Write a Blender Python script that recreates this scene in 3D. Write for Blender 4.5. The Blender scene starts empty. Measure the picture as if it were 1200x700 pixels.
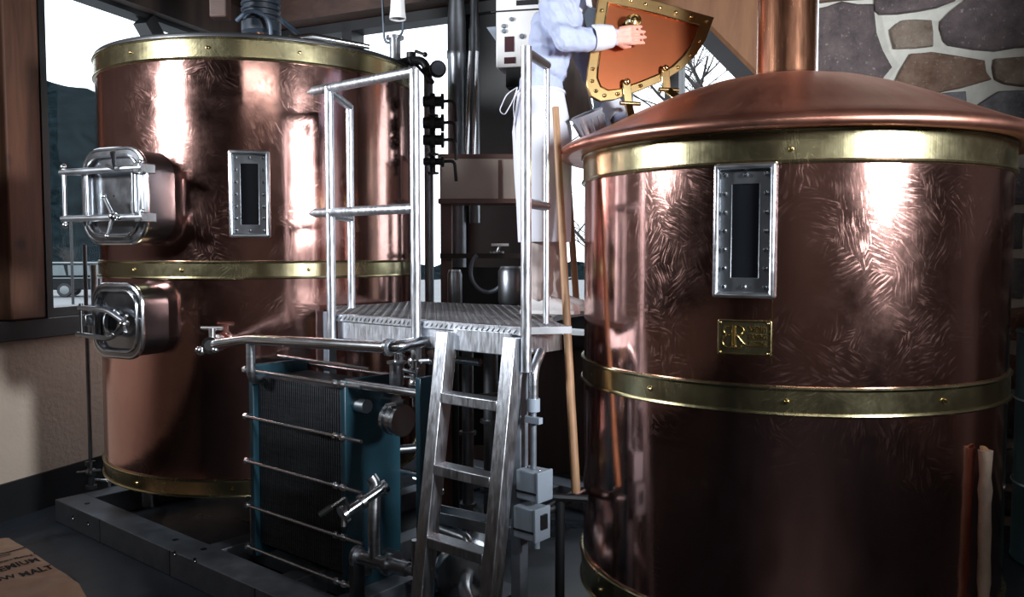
import bpy, bmesh, math, random
from mathutils import Vector as V, Matrix, noise
random.seed(7)
SC = bpy.context.scene
COL = SC.collection
PI = math.pi

# ------------------------------------------------------------------ camera, world, lights, exposure
CAMZ, PITCH, FPX = 1.7, 0.055, 985.0
cam = bpy.data.objects.new('camera', bpy.data.cameras.new('camera'))
COL.objects.link(cam)
cam.location = (0, 0, CAMZ)
cam.rotation_euler = (PI / 2 - PITCH, 0, 0)
cam.data.sensor_width = 36.0
cam.data.lens = FPX / 1200 * 36.0
cam.data.clip_end = 400
SC.camera = cam

world = bpy.data.worlds.new('overcast_sky')
SC.world = world
world.use_nodes = True
wb = world.node_tree.nodes['Background']
wb.inputs[0].default_value = (0.86, 0.93, 1.0, 1)
wb.inputs[1].default_value = 2.6

def strobe(name, loc, aim, watts, radius, cone, col=(.93, .96, 1.0)):
    l = bpy.data.lights.new(name, 'SPOT')
    l.energy = watts; l.shadow_soft_size = radius; l.spot_size = math.radians(cone); l.spot_blend = .5; l.color = col
    o = bpy.data.objects.new(name, l); COL.objects.link(o)
    o.location = loc
    o.rotation_euler = (V(aim) - V(loc)).to_track_quat('-Z', 'Y').to_euler()
    return o
strobe('studio_strobe', (-3.8, 2.55, 2.9), (-.3, 4.6, 3.5), 980, .30, 88)
strobe('studio_strobe', (2.75, 0.35, 2.5), (-.1, 4.6, 3.3), 1350, .32, 78)

def fill_light(loc, w, h, watts):  # added fill lamp, unseen behind the camera, lifts what the copper reflects
    l = bpy.data.lights.new('copper_fill', 'AREA'); l.shape = 'RECTANGLE'; l.size = w; l.size_y = h; l.energy = watts; l.color = (1, .96, .92)
    o = bpy.data.objects.new('copper_fill', l); COL.objects.link(o); o.location = loc
fill_light((.6, -2.4, 3.95), 3.0, .5, 62)
vs = SC.view_settings
vs.view_transform = 'Standard'; vs.look = 'None'; vs.gamma = 1.0; vs.use_curve_mapping = False
vs.exposure = 0.0
SC.cycles.use_denoising = True

# ------------------------------------------------------------------ geometry helpers
_c, _s = math.cos(PITCH), math.sin(PITCH)
def _ray(px, py):
    X = (px - 600) / FPX; Y = (350 - py) / FPX
    return V((X, _c + Y * _s, -_s + Y * _c))
def at(px, py, d):
    r = _ray(px, py); return r * (d / r.y) + V((0, 0, CAMZ))
def atz(px, py, z):
    r = _ray(px, py); return r * ((z - CAMZ) / r.z) + V((0, 0, CAMZ))
def proj(p):
    x, y, z = p[0], p[1], p[2] - CAMZ
    d = y * _c - z * _s; u = y * _s + z * _c
    return 600 + FPX * x / d, 350 - FPX * u / d
Z = V((0, 0, 1))

class G:
    def __init__(self, M=None):
        self.v = []; self.f = []; self.M = M; self.mi = []
    def add(self, vs, fs):
        b = len(self.v)
        self.v += [self.M @ V(p) if self.M else V(p) for p in vs]
        self.f += [tuple(i + b for i in f) for f in fs]
        return self
    def obox(self, c, ax, ay, az):
        c, ax, ay, az = V(c), V(ax), V(ay), V(az)
        vs = [c + ax * i + ay * j + az * k for k in (-1, 1) for j in (-1, 1) for i in (-1, 1)]
        if ax.cross(ay).dot(az) < 0:
            fs = [(0, 1, 3, 2), (4, 6, 7, 5), (0, 4, 5, 1), (2, 3, 7, 6), (0, 2, 6, 4), (1, 5, 7, 3)]
        else:
            fs = [(0, 2, 3, 1), (4, 5, 7, 6), (0, 1, 5, 4), (2, 6, 7, 3), (0, 4, 6, 2), (1, 3, 7, 5)]
        return self.add(vs, fs)
    def box(self, c, sx, sy, sz, rz=0):
        a = V((math.cos(rz), math.sin(rz), 0)); b = V((-math.sin(rz), math.cos(rz), 0))
        return self.obox(c, a * sx / 2, b * sy / 2, Z * sz / 2)
    def bar(self, p, q, w, t, up=Z):
        p, q = V(p), V(q); a = (q - p); n = a.normalized()
        s = n.cross(V(up))
        if s.length < 1e-4: s = n.cross(V((1, 0, 0)))
        s.normalize(); u = s.cross(n)
        return self.obox((p + q) / 2, a / 2, s * w / 2, u * t / 2)
    def tube(self, pts, r, n=10, closed=False, cap=True):
        pts = [V(p) for p in pts]; m = len(pts)
        rs = r if isinstance(r, (list, tuple)) else [r] * m
        tang = []
        for i in range(m):
            if closed: t = pts[(i + 1) % m] - pts[i - 1]
            else: t = pts[min(i + 1, m - 1)] - pts[max(i - 1, 0)]
            tang.append(t.normalized())
        u = tang[0].orthogonal().normalized()
        vs = []
        for i in range(m):
            u = u - tang[i] * u.dot(tang[i])
            if u.length < 1e-6: u = tang[i].orthogonal()
            u.normalize(); w = tang[i].cross(u)
            for k in range(n):
                a = 2 * PI * k / n
                vs.append(pts[i] + (u * math.cos(a) + w * math.sin(a)) * rs[i])
        fs = []
        for i in range(m if closed else m - 1):
            j = (i + 1) % m
            for k in range(n):
                l = (k + 1) % n
                fs.append((i * n + k, i * n + l, j * n + l, j * n + k))
        if cap and not closed:
            fs.append(tuple(range(n - 1, -1, -1))); fs.append(tuple((m - 1) * n + k for k in range(n)))
        return self.add(vs, fs)
    def cyl(self, p, q, r, n=16, r2=None):
        return self.tube([p, q], [r, r if r2 is None else r2], n)
    def lathe(self, prof, n=32, o=(0, 0, 0), axis=Z, cap=False):
        o = V(o); ax = V(axis).normalized()
        u = V((1, 0, 0)) if abs(ax.z) > .99 else ax.cross(Z).normalized()
        w = ax.cross(u)
        vs = []
        for r, z in prof:
            for k in range(n):
                a = 2 * PI * k / n
                vs.append(o + ax * z + (u * math.cos(a) + w * math.sin(a)) * r)
        fs = []
        for i in range(len(prof) - 1):
            for k in range(n):
                l = (k + 1) % n
                fs.append((i * n + k, i * n + l, (i + 1) * n + l, (i + 1) * n + k))
        if cap:
            fs.append(tuple(range(n - 1, -1, -1))); m = len(prof) - 1
            fs.append(tuple(m * n + k for k in range(n)))
        return self.add(vs, fs)
    def ball(self, c, r, n=12, m=8, sc=(1, 1, 1)):
        c = V(c); pr = []
        vs = []
        for i in range(m + 1):
            t = PI * i / m
            rr = max(math.sin(t), .001)
            for k in range(n):
                a = 2 * PI * k / n
                vs.append(c + V((rr * math.cos(a) * sc[0], rr * math.sin(a) * sc[1], -math.cos(t) * sc[2])) * r)
        fs = []
        for i in range(m):
            for k in range(n):
                l = (k + 1) % n
                fs.append((i * n + k, i * n + l, (i + 1) * n + l, (i + 1) * n + k))
        return self.add(vs, fs)
    def prism(self, poly, z0, z1):
        n = len(poly)
        ar = sum(poly[i][0] * poly[(i + 1) % n][1] - poly[(i + 1) % n][0] * poly[i][1] for i in range(n))
        if ar < 0: poly = poly[::-1]
        vs = [(p[0], p[1], z0) for p in poly] + [(p[0], p[1], z1) for p in poly]
        fs = [tuple(range(n - 1, -1, -1)), tuple(range(n, 2 * n))]
        fs += [(i, (i + 1) % n, n + (i + 1) % n, n + i) for i in range(n)]
        return self.add(vs, fs)
    def ring(self, outer, inner, z0, z1):       # hollow prism between two outlines of equal length
        n = len(outer)
        vs = [(p[0], p[1], z) for z in (z0, z1) for p in outer] + [(p[0], p[1], z) for z in (z0, z1) for p in inner]
        fs = []
        for i in range(n):
            j = (i + 1) % n
            fs += [(i, j, n + j, n + i), (2 * n + j, 2 * n + i, 3 * n + i, 3 * n + j),
                   (n + i, n + j, 3 * n + j, 3 * n + i), (j, i, 2 * n + i, 2 * n + j)]
        return self.add(vs, fs)
    def build(self, name, mat, parent=None, smooth=38, bevel=0, label=None, kind=None):
        base = V((0, 0, 0))
        if parent:
            r = parent
            while r.parent: r = r.parent
            base = r.location.copy()
        elif self.v:
            lo = V([min(p[i] for p in self.v) for i in range(3)]); hi = V([max(p[i] for p in self.v) for i in range(3)])
            base = V(((lo.x + hi.x) / 2, (lo.y + hi.y) / 2, lo.z))
        me = bpy.data.meshes.new(name)
        me.from_pydata([p - base for p in self.v], [], self.f)
        me.materials.append(mat)
        me.validate()
        if smooth:
            me.shade_smooth(); me.set_sharp_from_angle(angle=math.radians(smooth))
        o = bpy.data.objects.new(name, me); COL.objects.link(o)
        if parent: o.parent = parent
        else: o.location = base
        if bevel:
            b = o.modifiers.new('bevel', 'BEVEL'); b.width = bevel; b.segments = 2; b.limit_method = 'ANGLE'; b.angle_limit = .6
            b.harden_normals = False
        if label: o['label'] = label
        if kind: o['kind'] = kind
        return o

def tag(o, label, cat, group=None):
    o['label'] = label; o['category'] = cat
    if group: o['group'] = group
    return o
def thing(name, loc, label, cat, group=None):
    o = bpy.data.objects.new(name, None); COL.objects.link(o)
    o.empty_display_size = .1
    o.location = loc
    return tag(o, label, cat, group)
def struct(o):
    o['kind'] = 'structure'; return o
def repeat(src, locs):                            # more copies of a part, sharing its mesh
    out = []
    for l in locs:
        c = src.copy(); COL.objects.link(c); c.parent = src.parent; c.location = l; out.append(c)
    return out
def fillet(pts, r, n=5):
    pts = [V(p) for p in pts]; out = [pts[0]]
    for i in range(1, len(pts) - 1):
        a, b, c = pts[i - 1], pts[i], pts[i + 1]
        d1 = (a - b); d2 = (c - b); rr = min(r, d1.length * .49, d2.length * .49)
        p0 = b + d1.normalized() * rr; p2 = b + d2.normalized() * rr
        for k in range(n + 1):
            t = k / n; out.append(p0 * (1 - t) ** 2 + b * 2 * t * (1 - t) + p2 * t * t)
    out.append(pts[-1]); return out
def rrect(w, h, r, n=6, cx=0, cy=0):
    out = []
    for sx, sy, a0 in ((1, 1, 0), (-1, 1, 90), (-1, -1, 180), (1, -1, 270)):
        for k in range(n + 1):
            a = math.radians(a0 + 90 * k / n)
            out.append((cx + sx * (w / 2 - r) + r * math.cos(a), cy + sy * (h / 2 - r) + r * math.sin(a)))
    return out
def rect_ring(w, h): return [(w / 2, h / 2), (-w / 2, h / 2), (-w / 2, -h / 2), (w / 2, -h / 2)]
def frame_mat(o, x, y, z):
    M = Matrix.Identity(4)
    for i, a in enumerate((x, y, z)):
        for j in range(3): M[j][i] = a[j]
    for j in range(3): M[j][3] = o[j]
    return M
def text_geo(body, size, align='CENTER', extrude=0.0, spacing=1.0, bold=0.0):
    cu = bpy.data.curves.new('txt', 'FONT'); cu.body = body; cu.size = size; cu.align_x = align; cu.align_y = 'CENTER'
    cu.extrude = extrude; cu.offset = bold; cu.space_character = spacing; cu.resolution_u = 3
    o = bpy.data.objects.new('txt', cu); COL.objects.link(o)
    me = bpy.data.meshes.new_from_object(o.evaluated_get(bpy.context.evaluated_depsgraph_get()))
    vs = [v.co.copy() for v in me.vertices]; fs = [tuple(p.vertices) for p in me.polygons]
    bpy.data.objects.remove(o); bpy.data.curves.remove(cu); bpy.data.meshes.remove(me)
    return vs, fs

# ------------------------------------------------------------------ materials
def mat(name):
    m = bpy.data.materials.new(name); m.use_nodes = True
    nt = m.node_tree; b = nt.nodes['Principled BSDF']
    return m, nt, b
def N(nt, t, **kw):
    n = nt.nodes.new(t)
    for k, v in kw.items():
        if k.startswith('i_'): n.inputs[k[2:].replace('_', ' ')].default_value = v
        else: setattr(n, k, v)
    return n
def ramp(nt, src, stops):
    r = N(nt, 'ShaderNodeValToRGB'); e = r.color_ramp.elements
    while len(e) < len(stops): e.new(.5)
    for i, (p, c) in enumerate(stops):
        e[i].position = p; e[i].color = (*c, 1) if len(c) == 3 else c
    nt.links.new(src, r.inputs[0]); return r.outputs[0]
def simple(name, col, rough=.5, metal=0.0, var=.15, scale=8, bump=0, bscale=60, stretch=(1, 1, 1), rvar=0.0, spec=.5):
    m, nt, b = mat(name)
    tc = N(nt, 'ShaderNodeTexCoord'); mp = N(nt, 'ShaderNodeMapping'); mp.inputs['Scale'].default_value = stretch
    nt.links.new(tc.outputs['Object'], mp.inputs[0])
    nz = N(nt, 'ShaderNodeTexNoise', i_Scale=scale, i_Detail=5.0, i_Roughness=.6); nt.links.new(mp.outputs[0], nz.inputs['Vector'])
    lo = [max(0, c * (1 - var)) for c in col]; hi = [min(1, c * (1 + var)) for c in col]
    nt.links.new(ramp(nt, nz.outputs['Fac'], [(.3, lo), (.7, hi)]), b.inputs['Base Color'])
    b.inputs['Metallic'].default_value = metal
    b.inputs['Specular IOR Level'].default_value = spec
    if rvar:
        nt.links.new(ramp(nt, nz.outputs['Fac'], [(.3, [max(.02, rough - rvar)] * 3), (.7, [rough + rvar] * 3)]), b.inputs['Roughness'])
    else: b.inputs['Roughness'].default_value = rough
    if bump:
        n2 = N(nt, 'ShaderNodeTexNoise', i_Scale=bscale, i_Detail=4.0); nt.links.new(mp.outputs[0], n2.inputs['Vector'])
        bp = N(nt, 'ShaderNodeBump', i_Strength=bump, i_Distance=.01); nt.links.new(n2.outputs['Fac'], bp.inputs['Height'])
        nt.links.new(bp.outputs[0], b.inputs['Normal'])
    return m
def sheet_metal(name, col, rough, rvar, swirl, streak, wob=.07, tarnish=.12):
    """rolled sheet on a vertical drum: buffing swirls, vertical streaks, faint hand marks"""
    m, nt, b = mat(name); L = nt.links.new
    b.inputs['Metallic'].default_value = 1
    tc = N(nt, 'ShaderNodeTexCoord'); sp = N(nt, 'ShaderNodeSeparateXYZ'); L(tc.outputs['Object'], sp.inputs[0])
    at2 = N(nt, 'ShaderNodeMath', operation='ARCTAN2'); L(sp.outputs[1], at2.inputs[0]); L(sp.outputs[0], at2.inputs[1])
    cb = N(nt, 'ShaderNodeCombineXYZ'); L(at2.outputs[0], cb.inputs[0]); L(sp.outputs[2], cb.inputs[1])
    st = N(nt, 'ShaderNodeMapping'); st.inputs['Scale'].default_value = (26, .9, 1); L(cb.outputs[0], st.inputs[0])
    n1 = N(nt, 'ShaderNodeTexNoise', i_Scale=1.0, i_Detail=6.0, i_Roughness=.6); L(st.outputs[0], n1.inputs['Vector'])
    # buffing marks: patches of short strokes, each patch with its own direction, slightly curved
    nd = N(nt, 'ShaderNodeTexNoise', i_Scale=5.0, i_Detail=3.0); L(cb.outputs[0], nd.inputs['Vector'])
    wp = N(nt, 'ShaderNodeVectorMath', operation='MULTIPLY_ADD'); wp.inputs[1].default_value = (wob,) * 3; L(nd.outputs['Color'], wp.inputs[0]); L(cb.outputs[0], wp.inputs[2])
    vo = N(nt, 'ShaderNodeTexVoronoi', i_Scale=9.0); vo.feature = 'F1'; L(wp.outputs[0], vo.inputs['Vector'])
    vc = N(nt, 'ShaderNodeSeparateColor'); L(vo.outputs['Color'], vc.inputs[0])
    an = N(nt, 'ShaderNodeMath', operation='MULTIPLY'); an.inputs[1].default_value = PI; L(vc.outputs[0], an.inputs[0])
    vr = N(nt, 'ShaderNodeVectorRotate', rotation_type='Z_AXIS'); L(wp.outputs[0], vr.inputs['Vector']); L(an.outputs[0], vr.inputs['Angle'])
    vm = N(nt, 'ShaderNodeMapping'); vm.inputs['Scale'].default_value = (125, 13, 1); L(vr.outputs[0], vm.inputs[0])
    ns = N(nt, 'ShaderNodeTexNoise', i_Scale=1.0, i_Detail=3.0, i_Roughness=.6); L(vm.outputs[0], ns.inputs['Vector'])
    n3 = N(nt, 'ShaderNodeTexNoise', i_Scale=3.5, i_Detail=4.0); L(cb.outputs[0], n3.inputs['Vector'])
    mask = ramp(nt, n3.outputs['Fac'], [(.40, (0, 0, 0)), (.62, (1, 1, 1))])
    st_ = ramp(nt, ns.outputs['Fac'], [(.50, (0, 0, 0)), (.66, (1, 1, 1))])
    sw = N(nt, 'ShaderNodeMath', operation='MULTIPLY'); L(st_, sw.inputs[0]); L(mask, sw.inputs[1])
    n5 = N(nt, 'ShaderNodeTexNoise', i_Scale=2.2, i_Detail=3.0); L(cb.outputs[0], n5.inputs['Vector'])
    b1 = N(nt, 'ShaderNodeBump', i_Strength=.06, i_Distance=.02); L(n5.outputs['Fac'], b1.inputs['Height'])
    b2 = N(nt, 'ShaderNodeBump', i_Strength=streak, i_Distance=.01); L(n1.outputs['Fac'], b2.inputs['Height']); L(b1.outputs[0], b2.inputs['Normal'])
    n6 = N(nt, 'ShaderNodeTexNoise', i_Scale=9.0, i_Detail=6.0, i_Roughness=.6); L(cb.outputs[0], n6.inputs['Vector'])
    b3 = N(nt, 'ShaderNodeBump', i_Strength=swirl * .7, i_Distance=.004); L(n6.outputs['Fac'], b3.inputs['Height']); L(b2.outputs[0], b3.inputs['Normal'])
    L(b3.outputs[0], b.inputs['Normal'])
    n4 = N(nt, 'ShaderNodeTexNoise', i_Scale=4.5, i_Detail=7.0, i_Roughness=.7); L(cb.outputs[0], n4.inputs['Vector'])
    r0 = ramp(nt, n4.outputs['Fac'], [(.35, [max(.03, rough - rvar)] * 3), (.7, [rough + rvar] * 3)])
    mr = N(nt, 'ShaderNodeMath', operation='MULTIPLY_ADD'); mr.inputs[1].default_value = swirl * .9; L(sw.outputs[0], mr.inputs[0]); L(r0, mr.inputs[2])
    cl = N(nt, 'ShaderNodeClamp'); cl.inputs['Min'].default_value = .07; cl.inputs['Max'].default_value = .6; L(mr.outputs[0], cl.inputs[0])
    L(cl.outputs[0], b.inputs['Roughness'])
    lo = [c * (1 - tarnish) for c in col]
    L(ramp(nt, n4.outputs['Fac'], [(.35, col), (.75, lo)]), b.inputs['Base Color'])
    return m

M = {}
M['copper'] = sheet_metal('polished_copper', (.72, .41, .355), .13, .04, .14, .035)
M['dome'] = sheet_metal('satin_copper', (.74, .35, .26), .34, .06, .05, .02, tarnish=.2)
M['chimney'] = sheet_metal('chimney_copper', (.84, .40, .24), .24, .05, .02, .1)
M['doorcop'] = simple('brushed_copper_plate', (.44, .13, .055), .30, 1, .1, 3)
M['brass'] = sheet_metal('brass_band', (.53, .475, .28), .24, .06, .06, .07, tarnish=.2)
M['brassp'] = simple('bright_brass', (.80, .62, .30), .16, 1, .1, 10)
M['chrome'] = simple('chrome_fitting', (.85, .86, .88), .27, 1, .05, 8)
M['oldbrass'] = simple('aged_brass', (.50, .34, .15), .3, 1, .2, 6)
M['steel'] = simple('polished_stainless', (.66, .69, .72), .2, 1, .08, 6, rvar=.04)
M['satin'] = simple('satin_stainless', (.52, .55, .59), .34, 1, .12, 9, stretch=(1, 1, 6), rvar=.06)
M['alu'] = simple('brushed_aluminium', (.62, .65, .70), .38, 1, .22, 14, bump=.06, bscale=50, stretch=(6, 6, 1), rvar=.08)
M['mirror'] = simple('dark_mirror_steel', (.36, .38, .41), .2, 1, .15, 5, rvar=.05)
M['dsteel'] = simple('dark_steel', (.20, .215, .235), .38, 1, .2, 8)
M['neck'] = simple('dark_neck_steel', (.10, .103, .11), .3, 1, .2, 5)
M['gal'] = simple('galvanised_steel', (.23, .265, .31), .5, .6, .18, 12, rvar=.08)
M['blue'] = simple('blue_painted_steel', (.013, .050, .073), .35, 0, .15, 6)
M['rubber'] = simple('black_rubber', (.018, .018, .02), .5, 0, .2, 10)
M['plates'] = simple('heat_plate_edges', (.055, .062, .072), .42, .5, .35, 30, bump=.4, bscale=90, stretch=(.3, .3, 4))
M['black'] = simple('black_paint', (.012, .013, .015), .45, 0, .2, 6)
M['darkglass'] = simple('dark_sight_glass', (.006, .007, .009), .06, 0, .1, 4)
M['greybox'] = simple('grey_enamel_box', (.30, .36, .43), .4, 0, .08, 8)
M['panel'] = simple('white_enamel_panel', (.80, .80, .80), .4, 0, .04, 5)
M['display'] = simple('dark_display', (.06, .028, .034), .2, 0, .2, 8)
M['teal'] = simple('teal_drum_paint', (.022, .055, .062), .4, 0, .2, 3)
M['paddle'] = simple('pale_wood', (.34, .19, .10), .55, 0, .3, 6, stretch=(6, 6, .6))
M['bark'] = simple('bare_bark', (.035, .03, .028), .9, 0, .3, 10)
M['shirt'] = simple('pale_blue_cotton', (.42, .475, .66), .85, 0, .05, 4, bump=.35, bscale=9)
M['white'] = simple('white_cotton', (.66, .68, .76), .85, 0, .03, 5, bump=.3, bscale=8)
M['trouser'] = simple('beige_trouser_cloth', (.52, .45, .43), .9, 0, .08, 5, bump=.5, bscale=10)
M['skin'] = simple('skin', (.62, .30, .23), .5, 0, .1, 25)
M['hair'] = simple('brown_hair', (.06, .035, .02), .7, 0, .3, 30)
M['shoe'] = simple('pale_canvas_shoe', (.78, .79, .80), .7, 0, .06, 8)
M['jug'] = simple('grey_clear_plastic', (.30, .31, .36), .12, 0, .15, 10)
M['cream'] = simple('cream_lacquer', (.62, .52, .45), .45, 0, .05, 4)
M['brownp'] = simple('brown_paint', (.16, .085, .07), .45, 0, .15, 5)
M['cable'] = simple('blue_grey_cable', (.05, .075, .11), .45, 0, .1, 5)
M['motor'] = simple('motor_paint', (.022, .03, .042), .4, 0, .1, 6)
M['shade'] = simple('white_lamp_shade', (.8, .8, .8), .45, 0, .03, 6)
M['ink'] = simple('black_ink', (.012, .011, .011), .8, 0, .1, 5)
M['stick'] = simple('pale_reflection_stick', (.42, .32, .25), .6, 0, .35, 14, bump=.6, bscale=26, stretch=(1, 1, .5))
M['asphalt'] = simple('wet_pale_road', (.16, .17, .18), .8, 0, .15, 2)
M['carbody'] = simple('dark_car_paint', (.010, .012, .014), .45, 0, .1, 3, spec=.15)
M['cartrim'] = simple('pale_car_trim', (.16, .19, .20), .4, 0, .1, 3)
M['carglass'] = simple('car_window', (.10, .13, .14), .08, 0, .1, 3)
M['bluewall'] = simple('slate_blue_paint', (.10, .125, .16), .6, 0, .1, 4)
M['terracotta'] = simple('orange_plastic', (.55, .12, .03), .35, 0, .1, 4)

def wood(name, dark, lite, scale=3.0, stretch=(1, 1, 1), rough=.6):
    m, nt, b = mat(name); L = nt.links.new
    tc = N(nt, 'ShaderNodeTexCoord'); mp = N(nt, 'ShaderNodeMapping'); mp.inputs['Scale'].default_value = stretch
    L(tc.outputs['Object'], mp.inputs[0])
    n = N(nt, 'ShaderNodeTexNoise', i_Scale=scale, i_Detail=8.0, i_Roughness=.65, i_Distortion=.6); L(mp.outputs[0], n.inputs['Vector'])
    vo = N(nt, 'ShaderNodeTexVoronoi', i_Scale=2.3); L(tc.outputs['Object'], vo.inputs['Vector'])
    knot = ramp(nt, vo.outputs['Distance'], [(.05, (.25, .2, .18)), (.13, (1, 1, 1))])
    mx = N(nt, 'ShaderNodeMix', data_type='RGBA', blend_type='MULTIPLY'); mx.inputs[0].default_value = .8
    L(ramp(nt, n.outputs['Fac'], [(.3, dark), (.7, lite)]), mx.inputs[6]); L(knot, mx.inputs[7])
    L(mx.outputs[2], b.inputs['Base Color'])
    b.inputs['Roughness'].default_value = rough
    bp = N(nt, 'ShaderNodeBump', i_Strength=.15, i_Distance=.01); L(n.outputs['Fac'], bp.inputs['Height']); L(bp.outputs[0], b.inputs['Normal'])
    return m
M['timber'] = wood('cedar_timber', (.05, .021, .012), (.135, .060, .033), 2.5, (5, 5, .5))
M['timberh'] = wood('cedar_beam', (.026, .012, .009), (.062, .030, .020), 2.5, (.6, 5, 5))
M['warmwood'] = wood('warm_cedar_panel', (.13, .055, .024), (.23, .11, .05), 2.0, (4, 4, .6))
M['darkwood'] = wood('dark_stained_boards', (.018, .011, .009), (.045, .027, .02), 2.5, (5, 5, .4))

def stone_mat(name, col, col2):
    m, nt, b = mat(name); L = nt.links.new
    tc = N(nt, 'ShaderNodeTexCoord')
    n = N(nt, 'ShaderNodeTexNoise', i_Scale=6.0, i_Detail=10.0, i_Roughness=.72); L(tc.outputs['Object'], n.inputs['Vector'])
    n2 = N(nt, 'ShaderNodeTexNoise', i_Scale=45.0, i_Detail=3.0); L(tc.outputs['Object'], n2.inputs['Vector'])
    mx = N(nt, 'ShaderNodeMix', data_type='RGBA', blend_type='ADD'); mx.inputs[0].default_value = .35
    L(ramp(nt, n.outputs['Fac'], [(.32, col), (.68, col2)]), mx.inputs[6]); L(ramp(nt, n2.outputs['Fac'], [(.62, (0, 0, 0)), (.78, (.5, .45, .4))]), mx.inputs[7])
    L(mx.outputs[2], b.inputs['Base Color']); b.inputs['Roughness'].default_value = .8
    bp = N(nt, 'ShaderNodeBump', i_Strength=1.0, i_Distance=.05); L(n.outputs['Fac'], bp.inputs['Height']); L(bp.outputs[0], b.inputs['Normal'])
    return m
ST = [stone_mat('stone_plum', (.038, .030, .033), (.135, .105, .105)), stone_mat('stone_rust', (.085, .042, .024), (.22, .15, .11)),
      stone_mat('stone_grey', (.08, .09, .105), (.21, .21, .22)), stone_mat('stone_tan', (.12, .085, .06), (.25, .205, .165))]
M['mortar'] = simple('pale_mortar', (.40, .40, .36), .9, 0, .12, 10, bump=.5, bscale=50)

def plaster():
    m, nt, b = mat('cream_plaster_block'); L = nt.links.new
    tc = N(nt, 'ShaderNodeTexCoord')
    n = N(nt, 'ShaderNodeTexNoise', i_Scale=1.6, i_Detail=6.0); L(tc.outputs['Object'], n.inputs['Vector'])
    L(ramp(nt, n.outputs['Fac'], [(.35, (.42, .345, .28)), (.7, (.49, .415, .345))]), b.inputs['Base Color'])
    b.inputs['Roughness'].default_value = .9
    n2 = N(nt, 'ShaderNodeTexNoise', i_Scale=30.0, i_Detail=6.0); L(tc.outputs['Object'], n2.inputs['Vector'])
    bp = N(nt, 'ShaderNodeBump', i_Strength=.35, i_Distance=.02); L(n2.outputs['Fac'], bp.inputs['Height']); L(bp.outputs[0], b.inputs['Normal'])
    return m
M['plaster'] = plaster()

def floor_mat():
    m, nt, b = mat('sealed_dark_concrete'); L = nt.links.new
    tc = N(nt, 'ShaderNodeTexCoord')
    n = N(nt, 'ShaderNodeTexNoise', i_Scale=1.3, i_Detail=8.0, i_Roughness=.6, i_Distortion=1.2); L(tc.outputs['Object'], n.inputs['Vector'])
    L(ramp(nt, n.outputs['Fac'], [(.35, (.016, .023, .033)), (.6, (.034, .046, .064)), (.75, (.085, .10, .12))]), b.inputs['Base Color'])
    L(ramp(nt, n.outputs['Fac'], [(.35, (.25,) * 3), (.7, (.55,) * 3)]), b.inputs['Roughness'])
    return m
M['floor'] = floor_mat()
M['grime'] = simple('taupe_wall_paint', (.16, .135, .125), .8, 0, .15, 2)

M['tread'] = simple('tread_plate_steel', (.27, .275, .29), .38, .9, .2, 10)

def kraft():
    m, nt, b = mat('kraft_paper'); L = nt.links.new
    tc = N(nt, 'ShaderNodeTexCoord')
    n = N(nt, 'ShaderNodeTexNoise', i_Scale=5.0, i_Detail=8.0, i_Distortion=.8); L(tc.outputs['Object'], n.inputs['Vector'])
    L(ramp(nt, n.outputs['Fac'], [(.3, (.44, .27, .18)), (.7, (.58, .385, .275))]), b.inputs['Base Color']); b.inputs['Roughness'].default_value = .75
    vo = N(nt, 'ShaderNodeTexVoronoi', i_Scale=9.0); vo.feature = 'DISTANCE_TO_EDGE'; L(tc.outputs['Object'], vo.inputs['Vector'])
    bp = N(nt, 'ShaderNodeBump', i_Strength=.25, i_Distance=.02); L(vo.outputs['Distance'], bp.inputs['Height']); L(bp.outputs[0], b.inputs['Normal'])
    return m
M['kraft'] = kraft()

def hill_mat():
    m, nt, b = mat('wooded_hillside'); L = nt.links.new
    tc = N(nt, 'ShaderNodeTexCoord'); mp = N(nt, 'ShaderNodeMapping'); mp.inputs['Scale'].default_value = (1, 1, .25); L(tc.outputs['Object'], mp.inputs[0])
    n = N(nt, 'ShaderNodeTexNoise', i_Scale=.8, i_Detail=10.0, i_Roughness=.8); L(mp.outputs[0], n.inputs['Vector'])
    L(ramp(nt, n.outputs['Fac'], [(.38, (.0015, .0035, .0045)), (.62, (.012, .020, .023))]), b.inputs['Base Color']); b.inputs['Roughness'].default_value = 1
    b.inputs['Specular IOR Level'].default_value = 0
    return m
M['hill'] = hill_mat()
def glass():
    m, nt, b = mat('window_glass'); L = nt.links.new
    tr = N(nt, 'ShaderNodeBsdfTransparent'); gl = N(nt, 'ShaderNodeBsdfGlossy'); gl.inputs['Roughness'].default_value = .02
    mx = N(nt, 'ShaderNodeMixShader'); mx.inputs[0].default_value = .003; L(tr.outputs[0], mx.inputs[1]); L(gl.outputs[0], mx.inputs[2])
    L(mx.outputs[0], nt.nodes['Material Output'].inputs[0])
    return m
M['glass'] = glass()

# ------------------------------------------------------------------ the plan of the room
CL, RL = V((-1.567, 5.339, 0)), .944             # left kettle
CR, RR = V((1.1645, 3.6185, 0)), .85             # right kettle
E1 = V((.77, -.638, 0)); E2 = V((.638, .77, 0))  # skid and platform axes
W0, WL = V((-3.23, 5.2, 0)), V((.33, .944, 0)).normalized()      # left wall
WLN = V((WL.y, -WL.x, 0))                                        # into the room
KC = 2.65
CORNER = W0 + WL * KC
WB = V((.9, -.436, 0)).normalized(); WBN = V((-WB.y, WB.x, 0)) * -1
WBN = V((-.436, -.9, 0)).normalized()
def wl(k, z, off=0): p = W0 + WL * k + WLN * off; return V((p.x, p.y, z))
def wb(k, z, off=0): p = CORNER + WB * k + WBN * off; return V((p.x, p.y, z))
def kb(px):                                       # where a line of sight meets the back wall
    lo, hi = 0, 8
    for _ in range(40):
        m = (lo + hi) / 2
        if proj(wb(m, 1.7))[0] < px: lo = m
        else: hi = m
    return lo
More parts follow.
